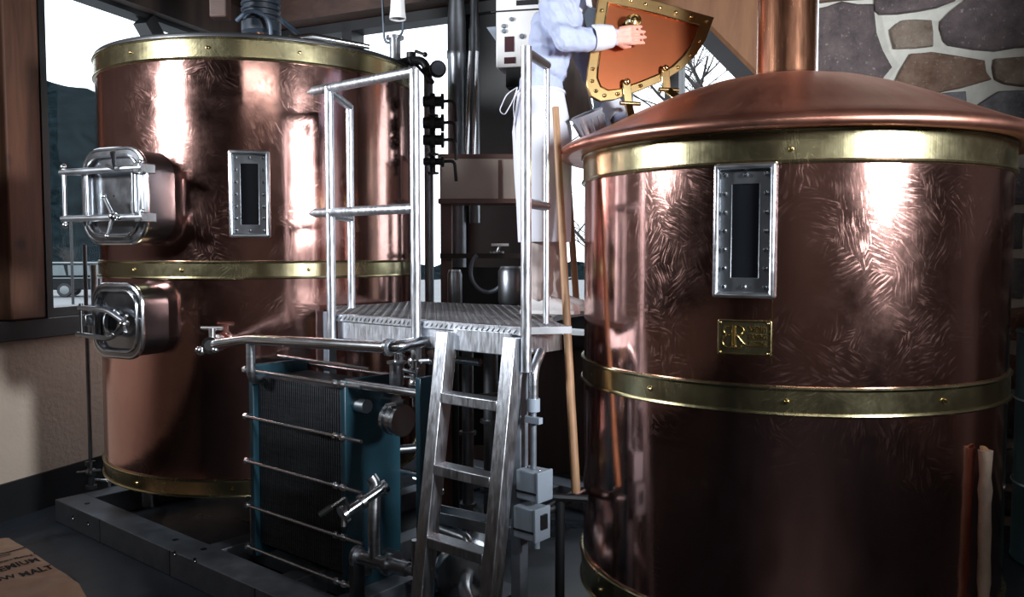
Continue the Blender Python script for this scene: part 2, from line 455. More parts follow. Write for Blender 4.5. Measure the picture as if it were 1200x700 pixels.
def slab(g, f, k0, k1, z0, z1, o0, o1):
    a, b_ = f(k0, z0, o0), f(k1, z1, o1)
    ax = (f(k1, 0) - f(k0, 0)) / 2; n = (f(0, 0, 1) - f(0, 0, 0)) * (o1 - o0) / 2
    return g.obox((a + b_) / 2, ax, n, Z * (z1 - z0) / 2)

ZB = 3.62
ZT = 3.44                                         # window heads
# floor and ceiling
poly = [(-9, -4.5), (6, -4.5), (6, 4.6), tuple((CORNER + WB * 5.3)[:2]), tuple(CORNER[:2]), tuple((W0 - WL * 10.4)[:2])]
struct(G().prism([(-6.9, -4.5), (5.5, -4.5), (5.5, 5.5)] + [tuple(wb(5.2, 0, -.3)[:2]), tuple((CORNER - WB * .3)[:2]), tuple(wl(-10.4, 0, -.3)[:2])], -.2, 0).build('floor', M['floor']))
ceil = struct(G().prism([(-7.2, -4.6), (5.6, -4.6), (5.6, 5.6)] + [tuple(wb(5.4, 0, -.35)[:2]), tuple((CORNER - WB * .35 - WBN * .3)[:2]), tuple(wl(-10.4, 0, -.35)[:2])], 4.05, 4.2).build('ceiling', M['darkwood']))
for i in range(12):                               # exposed joists across the ceiling
    k = .5 + i * .42
    G().bar(wb(k, 3.95, .25), wb(k, 3.95, 5.2), .07, .2).build('joist', M['timberh'], ceil)

# left wall: plaster dado, black skirting, black sill, plaster beyond the post
wall_left = struct(slab(G(), wl, -10.4, KC, .0, 1.14, -.3, 0).build('wall_left', M['plaster']))
slab(G(), wl, -10.4, .05, 1.14, 4.05, -.3, -.02).build('upper_wall', M['darkwood'], wall_left)
slab(G(), wl, .05, KC, ZT + .1, 4.05, -.3, 0).build('header', M['darkwood'], wall_left)
slab(G(), wl, .05, KC, 3.50, 3.8, .003, .14).build('header_beam', M['darkwood'], wall_left)
struct(slab(G(), wl, -10.4, KC, 0, .24, .002, .022).build('baseboard_left', M['black']))
struct(slab(G(), wl, -10.4, KC, 1.14, 1.27, -.28, .07).build('trim_1', M['black'], bevel=.006))
post = slab(G(), wl, .06, .315, 1.272, 4.04, -.22, .10).build('trim_2', M['timber'], bevel=.012); struct(post)
w1 = struct(slab(G(), wl, .317, .365, 1.272, ZT + .1, -.14, .105).build('window_1', M['black']))
slab(G(), wl, 2.5, 2.6, 1.272, ZT + .1, -.14, .03).build('window_frame', M['black'], w1)
slab(G(), wl, .365, 2.5, 1.272, 1.33, -.14, .03).build('window_frame', M['black'], w1)
slab(G(), wl, .365, 2.5, ZT + .03, ZT + .1, -.14, .03).build('window_frame', M['black'], w1)
slab(G(), wl, .365, 2.5, 1.33, ZT + .03, -.06, -.05).build('pane', M['glass'], w1)
G().bar(wl(1.34, ZT + .02, .0), wl(1.75, ZT - .42, .0), .12, .12).build('corner_brace', M['black'], w1)

# back wall
kb420, kb532, kb560, kb640, kb700 = kb(420), kb(532), kb(560), kb(640), kb(700)
kb790, kb880, kb955 = kb(790), kb(880), kb(955)
wall_back = struct(slab(G(), wb, 0, 5.2, 0, .98, -.3, 0).build('wall_back', M['darkwood']))
slab(G(), wb, 0, 5.2, ZB + .02, 4.05, -.3, 0).build('header', M['darkwood'], wall_back)
struct(slab(G(), wb, 0, 5.2, .98, 1.08, -.28, .06).build('trim_3', M['black'], bevel=.006))
w2 = struct(slab(G(), wb, .05, .15, 1.08, ZB + .02, -.14, .04).build('window_2', M['black']))
for k in (kb420 - .07, kb532 + .03, kb640 + .02, kb790 - .02, 5.12):
    slab(G(), wb, k - .05, k + .05, 1.08, ZB + .02, -.14, .04).build('window_frame', M['black'], w2)
slab(G(), wb, .15, 5.1, ZB - .06, ZB + .02, -.14, .04).build('window_frame', M['black'], w2)
for a, b_ in ((.15, kb420 - .12), (kb420 - .02, kb532 - .02), (kb640 + .07, kb790 - .07), (kb790 + .03, 5.07)):
    slab(G(), wb, a, b_, 1.08, ZB - .06, -.06, -.05).build('pane', M['glass'], w2)
slab(G(), wb, kb532 + .08, kb640 - .03, 1.08, ZB, -.2, -.04).build('blank_panel', M['black'], wall_back)
# deep timber beam with a boarded soffit over the back windows
bm1 = struct(slab(G(), wb, .2, 5.1, ZB + .03, ZB + .42, .03, .22).build('trim_4', M['timberh']))
for i in range(4):
    slab(G(), wb, .2, 5.1, ZB + .38, ZB + .42, .24 + i * .26, .49 + i * .26).build('soffit_board', M['timberh'], bm1)
# diagonal brace and warm boarding right of centre
pn = struct(G().build('trim_5', M['black'])) if False else None
tri = [proj(wb(0, 0))]
def on_wall(px, py, off):                         # a point on the back wall plane moved into the room
    r = _ray(px, py); p0 = wb(0, 0, off); t = (p0 - V((0, 0, CAMZ))).dot(WBN) / r.dot(WBN)
    return r * t + V((0, 0, CAMZ))
def wall_panel(pts, off, th):
    g = G(); a = [on_wall(x, y, off) for x, y in pts]; b_ = [p + WBN * th for p in a]; n = len(a)
    return g.add(a + b_, [tuple(range(n)), tuple(range(2 * n - 1, n - 1, -1))] + [(i, n + i, n + (i + 1) % n, (i + 1) % n) for i in range(n)])
struct(wall_panel([(720, -40), (960, -40), (960, 172), (815, 24), (720, 4)], .06, .04).build('trim_5', M['warmwood']))
g = G(); g.bar(on_wall(806, 22, .12), on_wall(905, 122, .12), .10, .065, WBN); struct(g.build('trim_6', M['black']))
struct(wall_panel([(640, -30), (668, -30), (697, 142), (650, 142)], .05, .06).build('trim_7', M['darkwood']))
struct(wall_panel([(662, -30), (722, -30), (722, 150), (700, 150), (690, 60), (662, 60)], .03, .03).build('trim_8', M['bluewall']))
struct(wall_panel([(722, 96), (742, 96), (742, 170), (722, 170)], .03, .03).build('trim_9', M['bluewall']))

# stone chimney wall on the right
S0 = V((1.905, 5.33, 0)); SD = V((.985, -.17, 0)).normalized(); SN = V((SD.y, -SD.x, 0))
wall_right = struct(G().obox(S0 + SD * 1.75 - SN * .22 + Z * 2.02, SD * 1.75, SN * .2, Z * 2.02).build('wall_stone', M['mortar']))
def on_stone(px, py):
    r = _ray(px, py); p0 = S0 - SN * .02; t = (p0 - V((0, 0, CAMZ))).dot(SN) / r.dot(SN)
    p = r * t + V((0, 0, CAMZ)) - p0; return (p.dot(SD), p.z)
def stone(poly, m, th):
    Mx = frame_mat(S0 - SN * .02, SD, Z, SN)
    n = len(poly); cx = sum(p[0] for p in poly) / n; cy = sum(p[1] for p in poly) / n
    pts = []
    for i in range(n):                            # break the straight sides a little
        a, b_ = poly[i], poly[(i + 1) % n]
        pts += [a, ((a[0] + b_[0]) / 2 + random.uniform(-.012, .012), (a[1] + b_[1]) / 2 + random.uniform(-.012, .012))]
    n = len(pts); g = G(Mx)
    vs = [(x, y, -.03) for x, y in pts] + [(x, y, th * .7) for x, y in pts] + [(cx + (x - cx) * .93, cy + (y - cy) * .93, th + random.uniform(-.004, .004)) for x, y in pts] + [(cx, cy, th + .006)]
    fs = [(i, (i + 1) % n, n + (i + 1) % n, n + i) for i in range(n)] + [(n + i, n + (i + 1) % n, 2 * n + (i + 1) % n, 2 * n + i) for i in range(n)] + [(2 * n + i, 2 * n + (i + 1) % n, 3 * n) for i in range(n)]
    ar = sum(pts[i][0] * pts[(i + 1) % n][1] - pts[(i + 1) % n][0] * pts[i][1] for i in range(n))
    if ar < 0: fs = [f[::-1] for f in fs]
    return g.add(vs, fs).build('stone', ST[m], wall_right, smooth=55)
traced = [([(953, 12), (985, 3), (1022, 6), (1026, 40), (1044, 80), (1030, 101), (953, 98)], 0),
          ([(1026, -18), (1120, -22), (1118, 2), (1076, 14), (1030, 18), (1024, 13)], 0),
          ([(953, -20), (1016, -22), (1012, 0), (953, 5)], 1),
          ([(1042, 36), (1056, 25), (1090, 25), (1092, 55), (1047, 58)], 3),
          ([(1101, 26), (1128, 2), (1150, -25), (1215, -25), (1216, 56), (1165, 61), (1110, 54), (1103, 42)], 0),
          ([(1066, 64), (1090, 62), (1152, 72), (1160, 94), (1096, 110), (1046, 101)], 1),
          ([(1164, 70), (1215, 66), (1215, 102), (1180, 100), (1165, 94)], 3),
          ([(1168, 108), (1216, 108), (1216, 150), (1150, 150), (1138, 128)], 2),
          ([(1060, 112), (1130, 108), (1128, 150), (1070, 150)], 2)]
for poly_, m_ in traced: stone([on_stone(*p) for p in poly_], m_, .04)
# the rest of the wall: coursed irregular blocks below and beyond the traced ones
umax = on_stone(1216, 50)[0]; vlow = on_stone(1100, 152)[1]
v = .02; row = 0
while v < 3.9:
    hh = random.uniform(.2, .32); u = .0 if v + hh < vlow else umax + .03
    if v < vlow < v + hh: hh = max(.12, vlow - v - .01)
    while u < 3.45:
        ww = random.uniform(.25, .55); j = lambda: random.uniform(-.03, .03)
        if u + ww > 3.5: ww = 3.5 - u
        q = [(u + .03 + abs(j()), v + .03 + abs(j())), (u + ww - .02 - abs(j()), v + .02 + abs(j())), (u + ww - .02 + j() * .3, v + hh - .02 - abs(j())), (u + ww * .5, v + hh - .015 + j() * .3), (u + .02 + abs(j()), v + hh - .02 - abs(j()))]
        if ww > .15: stone(q, random.choice((0, 1, 2, 2, 3)), random.uniform(.025, .045))
        u += ww
    v += hh
# walls out of view that close the room
struct(G().box((5.6, .2, 2.02), .2, 9.6, 4.06).build('wall_right', M['grime']))
struct(G().box((-.8, -4.6, 2.02), 13, .2, 4.06).build('wall_near', M['grime']))

# ------------------------------------------------------------------ outside: road, hill, trees, parked car
struct(G().box((0, 62, -.5), 260, 110, .2).build('road', M['asphalt']))
def hill():
    g = G(); nx, ny = 90, 16; vs = []
    for j in range(ny):
        for i in range(nx):
            x = -95 + 110 * i / (nx - 1); t = j / (ny - 1)
            y = 62 + 45 * t
            top = 27 + 4 * math.sin(x * .05 + 1) - max(0, x + 46) * 1.15
            z = -.4 + max(0, top) * (t ** .8) + 1.6 * noise.noise(V((x * .22, y * .22, 0))) * (t > .01)
            vs.append((x, y + 4 * noise.noise(V((x * .1, 0, t * 3))), z))
    fs = [(j * nx + i, j * nx + i + 1, (j + 1) * nx + i + 1, (j + 1) * nx + i) for j in range(ny - 1) for i in range(nx - 1)]
    return g.add(vs, fs).build('hillside', M['hill'])
struct(hill())
def tree(base, h, seed, label):
    random.seed(seed)
    t = thing('bare_tree', base, label, 'tree', 'bare trees outside the windows')
    gt, gb = G(), G()
    def grow(g, p, d, l, r, lev):
        pts = [p]; q = p.copy(); dd = d.copy()
        for _ in range(4):
            dd = (dd + V((random.uniform(-.2, .2), random.uniform(-.2, .2), random.uniform(-.05, .15)))).normalized(); q = q + dd * l / 4; pts.append(q.copy())
        g.tube(pts, [r * (1 - .14 * i) for i in range(5)], 6 if lev < 2 else 4)
        if lev >= 4: return
        for _ in range(4 if lev else 7):
            k = random.randint(1, 4); a = random.uniform(0, 2 * PI)
            nd = (dd * .6 + V((math.cos(a), math.sin(a), random.uniform(-.1, .5))) * .8).normalized()
            grow(gb, pts[k], nd, l * random.uniform(.55, .75), r * .45, lev + 1)
    grow(gt, V(base), Z.copy(), h * .45, h * .022, 0)
    gt.build('trunk', M['bark'], t); gb.build('branches', M['bark'], t)
tree(at(835, 120, 13) * 1 - Z * (at(835, 120, 13).z + .4), 8, 3, 'bare leafless tree outside the window below the diagonal brace')
tree(at(905, 120, 24) - Z * (at(905, 120, 24).z + .4), 9.5, 9, 'farther leafless tree seen through branches beside the copper flue')
tree(at(66, 250, 44) - Z * (at(66, 250, 44).z + .4), 3.2, 5, 'small leafless tree behind the parked car')
random.seed(11)
# parked estate car
def car():
    b0 = atz(51, 348, -.4); d = V((.97, .22, 0)).normalized(); s = V((-d.y, d.x, 0))
    p = V((b0.x, b0.y, -.4)) + d * 2.25
    t = thing('parked_car', p, 'dark estate car with pale window trim parked outside the left window', 'car')
    L2 = 2.25
    Mx = frame_mat(p, d, Z, -s)
    body = [(-L2, .35), (-L2 + .05, .95), (L2 - .1, .95), (L2, .8), (L2, .35)]
    G(Mx).prism(body, -.8, .8).build('body', M['carbody'], t, bevel=.05)
    cab = [(-L2 + .06, .95), (-L2 + .25, 1.55), (.75, 1.6), (1.25, .95)]
    G(Mx).prism(cab, -.72, .72).build('cabin', M['carbody'], t, bevel=.04)
    G(Mx).obox((-.7, 1.6, 0), V((1.45, 0, 0)), V((0, .035, 0)), V((0, 0, .74))).build('roof', M['cartrim'], t, bevel=.02)
    for q in ([(-1.95, 1.02), (-1.85, 1.5), (-1.15, 1.5), (-1.05, 1.02)], [(-.95, 1.02), (-.98, 1.5), (-.05, 1.5), (.0, 1.02)], [(.08, 1.02), (.05, 1.5), (.68, 1.5), (1.02, 1.02)]):
        w = G(Mx).prism(q, .715, .735).build('side_window', M['carglass'], t)
    G(Mx).obox((-.1, .9, .81), V((L2 - .15, 0, 0)), V((0, .025, 0)), V((0, 0, .012))).build('side_trim', M['cartrim'], t)
    for x in (-1.12, 1.45):
        for z in (-.72, .72):
            w = G(Mx); w.lathe([(.0, -.1), (.3, -.1), (.34, -.05), (.34, .05), (.3, .1), (0, .1)], 20, (x, .34, z), V((0, 0, 1))); w = w.build('wheel', M['rubber'], t)
            G(Mx).lathe([(0, .112), (.17, .112), (.2, .1)], 16, (x, .34, z), V((0, 0, 1))).build('hub_cap', M['cartrim'], w)
car()
pl = G(); b0 = atz(86, 366, -.4) ; pl.cyl(b0, b0 + Z * 3.4, .05, 8); tag(pl.build('sign_post', M['black']), 'thin dark post standing outside in front of the car', 'post')

# ------------------------------------------------------------------ kettles
def on_kettle(C, R, px, py):                      # frame on the drum where a line of sight meets it
    r = _ray(px, py); a = r.x ** 2 + r.y ** 2; b_ = -2 * (r.x * C.x + r.y * C.y); c_ = C.x ** 2 + C.y ** 2 - R * R
    t = (-b_ - math.sqrt(max(0, b_ * b_ - 4 * a * c_))) / (2 * a)
    p = r * t + V((0, 0, CAMZ)); n = (p - C); n.z = 0; n.normalize()
    return p, n
def drum_frame(C, R, px, py):
    p, n = on_kettle(C, R, px, py); return frame_mat(p, V((-n.y, n.x, 0)), Z, n)
def angle_frame(C, R, deg, z, out=0):
    a = math.radians(deg); n = V((math.cos(a), math.sin(a), 0)); p = C + n * (R + out); p.z = z
    return frame_mat(p, V((-n.y, n.x, 0)), Z, n)
def band(name, C, R, z0, z1, root, m):
    b = .007
    prof = [(R - .01, z0), (R + .004, z0), (R + .012, z0 + .002), (R + .015, z0 + b), (R + .012, z0 + 2 * b), (R + .007, z0 + 2.2 * b),
            (R + .007, z1 - 2.2 * b), (R + .012, z1 - 2 * b), (R + .015, z1 - b), (R + .012, z1 - .002), (R + .004, z1), (R - .01, z1)]
    return G().lathe(prof, 128, C).build(name, m, root)
def band_rivet(C, R, z, degs, par):
    src = None
    for d in degs:
        Mx = angle_frame(C, R, d, z)
        G(Mx).lathe([(0.001, .019), (.006, .018), (.009, .013), (.010, .004)], 10, (0, 0, 0), V((0, 0, 1))).build('rivet', M['brassp'], par)
def sight_window(C, R, px, py, root, w=.205, h=.45):
    Mx = drum_frame(C, R, px, py)
    o = G(Mx).ring(rect_ring(w, h), rect_ring(w - .036, h - .036), -.05, .045).build('sight_window', M['satin'], root, bevel=.008)
    G(Mx).ring(rect_ring(w - .034, h - .034), rect_ring(w * .44, h * .70), -.03, .014).build('flange', M['dsteel'], o, bevel=.002)
    G(Mx).obox((0, 0, -.002), V((w * .23, 0, 0)), V((0, h * .36, 0)), V((0, 0, .01))).build('glass', M['darkglass'], o)
    xs = w * .335; src = None
    spots = [(sx * xs, -h * .42 + h * .84 * i / 6) for sx in (-1, 1) for i in range(7)] + [(0, h * .42), (0, -h * .42)]
    for x, y in spots:
        if src is None:
            src = G(Mx).lathe([(0.001, .027), (.006, .026), (.009, .020), (.010, .012)], 8, (x, y, 0), V((0, 0, 1))).build('bolt', M['steel'], o); s0 = (x, y)
        else:
            c = src.copy(); COL.objects.link(c); c.parent = o
            c.location = Mx.to_3x3() @ V((x - s0[0], y - s0[1], 0))
    return o
def manway(C, R, deg, z, w, h, root, upper):
    Mx = angle_frame(C, R, deg, z); rc = w * .27; dep = .15
    ol = lambda k, zz: [(x, y, zz) for x, y in rrect(w * k, h * k, rc * k)]
    o = G(Mx).ring(rrect(w, h, rc), rrect(w - .03, h - .03, rc - .015), -.14, dep).build('manway', M['neck'], root)
    rim = G(Mx); rim.tube([V(p) for p in ol(1.0, dep)], .014, 8, True); rim.build('rim', M['steel'], o)
    # dished door plate
    g = G(Mx); ks = [(1.0, dep - .01), (.97, dep + .012), (.86, dep + .014), (.80, dep - .004), (.5, dep + .002), (.02, dep + .006)]
    pts = [ol(k, zz) for k, zz in ks]; n = len(pts[0])
    vs = [p for q in pts for p in q]
    fs = [(i * n + j, i * n + (j + 1) % n, (i + 1) * n + (j + 1) % n, (i + 1) * n + j) for i in range(len(ks) - 1) for j in range(n)]
    g.add(vs, fs).build('door', M['mirror'], o)
    rim2 = G(Mx); rim2.tube([V(p) for p in ol(.86, dep + .016)], .008, 8, True); rim2.build('seal_ring', M['steel'], o)
    zb = dep + .065
    if upper:
        for y in (h * .27, -h * .24):
            G(Mx).tube([(-w * .70, y, zb), (w * .62, y, zb)], .0165, 12).build('clamp_bar', M['satin'], o)
            G(Mx).obox((w * .55, y, zb - .035), V((.022, 0, 0)), V((0, .024, 0)), V((0, 0, .05))).build('latch', M['steel'], o, bevel=.004)
            G(Mx).ball((w * .60, y + .028, zb), .013).build('latch_nut', M['steel'], o)
            G(Mx).obox((-w * .47, y, zb - .04), V((.014, 0, 0)), V((0, .016, 0)), V((0, 0, .045))).build('hinge_lug', M['steel'], o, bevel=.003)
        G(Mx).tube([(-w * .66, -h * .31, zb), (-w * .66, h * .33, zb)], .011, 10).build('hinge_pin', M['steel'], o)
        for y in (-h * .31, h * .33): G(Mx).ball((-w * .66, y, zb), .016).build('pin_cap', M['steel'], o)
        for x in (-w * .36, w * .40):
            G(Mx).tube([(x, -h * .26, zb - .03), (x, h * .26, zb - .03)], .012 if x < 0 else .017, 10).build('strap', M['steel'], o)
        hd = G(Mx); hd.tube([(w * .10, h * .31, zb + .02), (w * .30, h * .25, zb + .03)], .008, 8); hd.tube([(w * .26, h * .27, zb + .03), (w * .32, h * .43, zb + .06)], [.008, .014], 8); hd.build('wing_handle', M['steel'], o)
        hd = G(Mx); c0 = V((w * .22, -h * .23, zb + .03)); hd.ball(c0, .022)
        for q in ((w * .13, -h * .02), (w * .17, -h * .44), (w * .36, -h * .25)): hd.tube([c0, (q[0], q[1], zb + .05)], [.011, .008], 8); hd.ball((q[0], q[1], zb + .05), .013)
        hd.build('wing_handle', M['steel'], o)
    else:
        for a, b_, c_ in (((-w * .6, h * .18), (w * .0, h * .16), (w * .42, -h * .02)), ((-w * .66, -h * .20), (w * .06, -h * .24), (w * .36, -h * .04))):
            G(Mx).tube(fillet([(a[0], a[1], zb), (b_[0], b_[1], zb), (c_[0], c_[1], zb)], .04), .013, 10).build('clamp_bar', M['satin'], o)
        G(Mx).tube([(-w * .56, -h * .24, zb), (-w * .56, h * .24, zb)], .010, 10).build('hinge_pin', M['steel'], o)
        G(Mx).tube([(-.02 + .052 * math.cos(a * PI / 12), -.01 + .062 * math.sin(a * PI / 12), dep + .02) for a in range(24)], .011, 8, True).build('port_ring', M['steel'], o)
        G(Mx).lathe([(0.001, dep + .012), (.048, dep + .012), (.05, dep + .0)], 20, (-.02, -.01, 0), V((0, 0, 1))).build('port_glass', M['darkglass'], o)
        hd = G(Mx); c0 = V((w * .36, -h * .02, zb + .01)); hd.ball(c0, .024)
        for q in ((w * .50, h * .10), (w * .22, -h * .16), (w * .48, -h * .12)): hd.tube([c0, (q[0], q[1], zb + .03)], [.010, .007], 8); hd.ball((q[0], q[1], zb + .03), .010)
        hd.build('wing_handle', M['steel'], o)
        G(Mx).obox((-w * .48, 0, zb - .04), V((.012, 0, 0)), V((0, .03, 0)), V((0, 0, .045))).build('hinge_lug', M['steel'], o, bevel=.003)

# left kettle
kl = thing('copper_kettle', CL + Z * .0, 'tall copper brewing kettle with two steel manway doors, left of the platform', 'brewing kettle')
G().lathe([(RL - .02, .46), (RL, .46), (RL, 2.72), (RL - .02, 2.72)], 160, CL).build('shell', M['copper'], kl)
G().lathe([(.002, .40), (RL - .1, .40), (RL - .005, .41), (RL - .005, .47)], 96, CL).build('underside', M['dsteel'], kl)
for z0, z1, dg in ((2.693, 2.812, (-118, -90, -62)), (1.557, 1.656, (-119, -100, -60)), (.398, .497, (-120, -85, -50))):
    b_ = band('brass_band', CL, RL, z0, z1, kl, M['brass']); band_rivet(CL, RL, (z0 + z1) / 2, dg, b_)
G().lathe([(RL + .004, 2.812), (RL + .004, 2.826), (RL - .05, 2.83), (.7, 2.87), (.3, 2.92), (.002, 2.93)], 96, CL).build('lid', M['dsteel'], kl)
G().tube([(CL.x + (RL - .005) * math.cos(a * PI / 48), CL.y + (RL - .005) * math.sin(a * PI / 48), 2.822) for a in range(96)], .012, 8, True).build('rim', M['black'], kl)
for a in (200, 290, 20, 110):
    q = CL + V((math.cos(math.radians(a)), math.sin(math.radians(a)), 0)) * .7
    G().cyl((q.x, q.y, .141), (q.x, q.y, .41), .05, 14).build('leg', M['dsteel'], kl)
manway(CL, RL, -116, at(140, 230, 4.36).z, .46, .475, kl, True)
manway(CL, RL, -116, at(140, 376, 4.36).z, .355, .37, kl, False)
sight_window(CL, RL, 293, 228, kl)
q = on_kettle(CL, RL, 119, 62)[0]
G().ball((q.x - .02, q.y + .25, 2.85), .035, sc=(1.2, 1, .9)).build('lid_clamp', M['black'], kl)
q = CL + V((.40, -.80, 2.83)); g = G(); g.tube([q, q + V((.10, .02, .02)), q + V((.38, .16, .0))], [.022, .02, .014], 10); g.ball(q, .03); g.build('lid_latch', M['steel'], kl)

# right kettle
kr = thing('copper_kettle', CR + Z * .0, 'copper kettle with domed lid, flue and maker plate, in the right foreground', 'brewing kettle')
G().lathe([(RR - .02, .3), (RR, .3), (RR, 2.08), (RR - .02, 2.08)], 160, CR).build('shell', M['copper'], kr)
G().lathe([(.002, .27), (RR - .08, .27), (RR - .004, .29), (RR - .004, .32)], 96, CR).build('underside', M['dsteel'], kr)
for z0, z1, dg in ((1.993, 2.112, (-106.5,)), (1.1475, 1.251, (-106.5, -140, -70)), (.27, .4105, (-110, -160))):
    b_ = band('brass_band', CR, RR, z0, z1, kr, M['brass']); band_rivet(CR, RR, (z0 + z1) / 2 - (.012 if z1 > 2 else 0), dg, b_)
for a in (200, 250, 300, 30, 120):
    q = CR + V((math.cos(math.radians(a)), math.sin(math.radians(a)), 0)) * .72
    G().cyl((q.x, q.y, 0), (q.x, q.y, .28), .045, 14).build('leg', M['black'], kr)
prof = [(RR - .02, 2.11), (.92, 2.108), (.945, 2.102), (.957, 2.112), (.960, 2.125), (.952, 2.14), (.925, 2.156), (.86, 2.182), (.76, 2.228), (.64, 2.285), (.5, 2.345), (.36, 2.392), (.24, 2.42), (.16, 2.432), (.118, 2.436)]
dome = G().lathe(prof, 160, CR).build('dome_lid', M['dome'], kr, smooth=60)
fl = G().lathe([(.148, 2.428), (.146, 2.436), (.124, 2.442), (.121, 2.455), (.121, 3.9)], 64, CR).build('flue', M['chimney'], kr)
a = math.radians(-25); q = CR + V((math.cos(a), math.sin(a), 0)) * .122
G().bar((q.x, q.y, 2.44), (q.x, q.y, 3.9), .012, .006).build('flue_seam', M['dsteel'], fl)
sight_window(CR, RR, 874, 271, kr)
p0_, n0_ = on_kettle(CR, RR, 905, 350); p1_, _n = on_kettle(CR, RR, 900, 428)
G().bar(p0_ + n0_ * .0005, V((p0_.x, p0_.y, p1_.z)) + n0_ * .0005, .004, .003, n0_).build('weld_seam', M['brassp'], kr)
# maker plate
Mp = drum_frame(CR, RR, 872.5, 396)
pw, ph = .180, .122
plate = G(Mp).prism(rrect(pw, ph, .006, 3), -.012, .006).build('maker_plate', M['brass'], kr, bevel=.002)
for sx in (-1, 1):
    for sy in (-1, 1): G(Mp).ball((sx * (pw / 2 - .010), sy * (ph / 2 - .010), .006), .005, 8, 6).build('rivet', M['brassp'], plate)
G(Mp).ring(rrect(pw - .006, ph - .006, .005, 3), rrect(pw - .013, ph - .013, .004, 3), .004, .0085).build('border', M['brassp'], plate)
for i, ln in enumerate(('BOHEMIAN', 'BREWING', 'SYSTEMS')):
    vs_, fs_ = text_geo(ln, .030, 'CENTER', .0015)
    w_ = max(p.x for p in vs_) - min(p.x for p in vs_)
    G(Mp).add([(p.x * .058 / w_ + .044, p.y * .85 + .030 - i * .0255, p.z + .0075) for p in vs_], fs_).build('lettering', M['brassp'], plate)
# monogram: a mirrored B and an R back to back
g = G(Mp)
def stroke(pts, r=.0024): g.tube([V((x, y, .0085)) for x, y in pts], r, 6)
ox = -.035
stroke([(ox - .004, -.036), (ox - .004, .040)]); stroke([(ox + .005, -.036), (ox + .005, .040)])
def arc(cx, cy, rx, ry, a0, a1, n=10): return [(cx + rx * math.cos(math.radians(a0 + (a1 - a0) * i / n)), cy + ry * math.sin(math.radians(a0 + (a1 - a0) * i / n))) for i in range(n + 1)]
stroke([(ox - .004, .040)] + arc(ox - .018, .0235, .017, .0165, 90, 285))
stroke(arc(ox - .018, -.014, .021, .022, 75, 330))
stroke([(ox + .005, .040)] + arc(ox + .016, .0235, .017, .0165, 90, -110))
stroke([(ox + .012, .008), (ox + .034, -.018), (ox + .046, -.024)]); stroke(arc(ox + .017, -.024, .013, .012, 180, 350))
g.build('monogram', M['brassp'], plate)
# open hatch of the dome: copper plate with riveted brass border, two strap hinges, spiral brass knob
h1 = at(733, 112, 3.93); h2 = at(783, 93, 3.99)
hu = (h2 - h1); hu.z = 0; hu.normalize(); hn0 = V((hu.y, -hu.x, 0)); lean = .10
hv = (Z * math.cos(lean) + hn0 * -math.sin(lean)).normalized(); hn = hu.cross(hv).normalized()
if hn.y > 0: hn = -hn
H0 = h1
def on_hatch(px, py):
    r = _ray(px, py); t = (H0 - V((0, 0, CAMZ))).dot(hn) / r.dot(hn); p = r * t + V((0, 0, CAMZ)) - H0
    return (p.dot(hu), p.dot(hv))
Mh = frame_mat(H0, hu, hv, hn if hu.cross(hv).dot(hn) > 0 else hn)
out_px = [(703, -14), (718, -10), (775, 4), (836, 21), (826, 48), (814, 66), (798, 82), (778, 94), (750, 106), (720, 117), (703, 119), (692, 113), (687, 100), (688, 84), (693, 50)]
outl = [on_hatch(*p) for p in out_px]
cx = sum(p[0] for p in outl) / len(outl); cy = sum(p[1] for p in outl) / len(outl)
inn = [(cx + (x - cx) * .80, cy + (y - cy) * .78) for x, y in outl]
hatch = G(Mh).prism(outl, -.012, .0).build('hatch', M['doorcop'], kr)
G(Mh).ring(outl[::-1], inn[::-1], -.014, .008)  .build('brass_border', M['oldbrass'], hatch, bevel=.002)
G(Mh).tube([V((x, y, .010)) for x, y in inn], .004, 6, True).build('bead', M['brassp'], hatch)
mid = [(cx + (x - cx) * .90, cy + (y - cy) * .89) for x, y in outl]
peri = []
for i in range(len(mid)):
    a, b_ = V(mid[i]), V(mid[(i + 1) % len(mid)])
    n_ = max(1, int((b_ - a).length / .07))
    peri += [a.lerp(b_, k / n_) for k in range(n_)]
src = None
for x, y in peri:
    if src is None: src = G(Mh).ball((x, y, .012), .010, 8, 6, (1, 1, .8)).build('rivet', M['brassp'], hatch); s0 = (x, y)
    else:
        c = src.copy(); COL.objects.link(c); c.parent = hatch; c.location = Mh.to_3x3() @ V((x - s0[0], y - s0[1], 0))
KN = on_hatch(736, 31)
kp = [(0, .0), (.014, .0), (.012, .02), (.020, .035), (.030, .045), (.036, .062), (.030, .078), (.016, .086), (.001, .088)]
kn = G(Mh); kn.lathe([(.03, .0), (.03, .008)] + kp[1:], 20, (KN[0], KN[1], 0), V((0, 0, 1))); knob = kn.build('knob', M['brassp'], hatch)
for rr_, zz in ((.034, .055), (.026, .082)): G(Mh).tube([V((KN[0] + rr_ * math.cos(t * PI / 10), KN[1] + rr_ * math.sin(t * PI / 10), zz)) for t in range(20)], .004, 6, True).build('knob_ring', M['brassp'], knob)
for (px, py), (qx, qy) in (((732, 98), (742, 140)), ((777, 82), (803, 116))):
    a = Mh @ V((*on_hatch(px, py), .02)); b_ = Mh @ V((*on_hatch(px + 3, py + 24), .012))
    o = G().bar(a, b_, .042, .008, hn).build('hinge_strap', M['brassp'], hatch, bevel=.003)
    G().ball(a + hn * .008, .016).build('hinge_bolt', M['brassp'], o)
    c0 = b_ + hu * -.04; G().cyl(c0, c0 + hu * .10, .010, 12).build('hinge_pin', M['brassp'], o)
    f_ = at(qx, qy, b_.y - .06); rad = min(.8, math.hypot(f_.x - CR.x, f_.y - CR.y))
    G().bar(b_, f_ - Z * .02, .038, .010, hn).build('hinge_leaf', M['brassp'], o, bevel=.003)

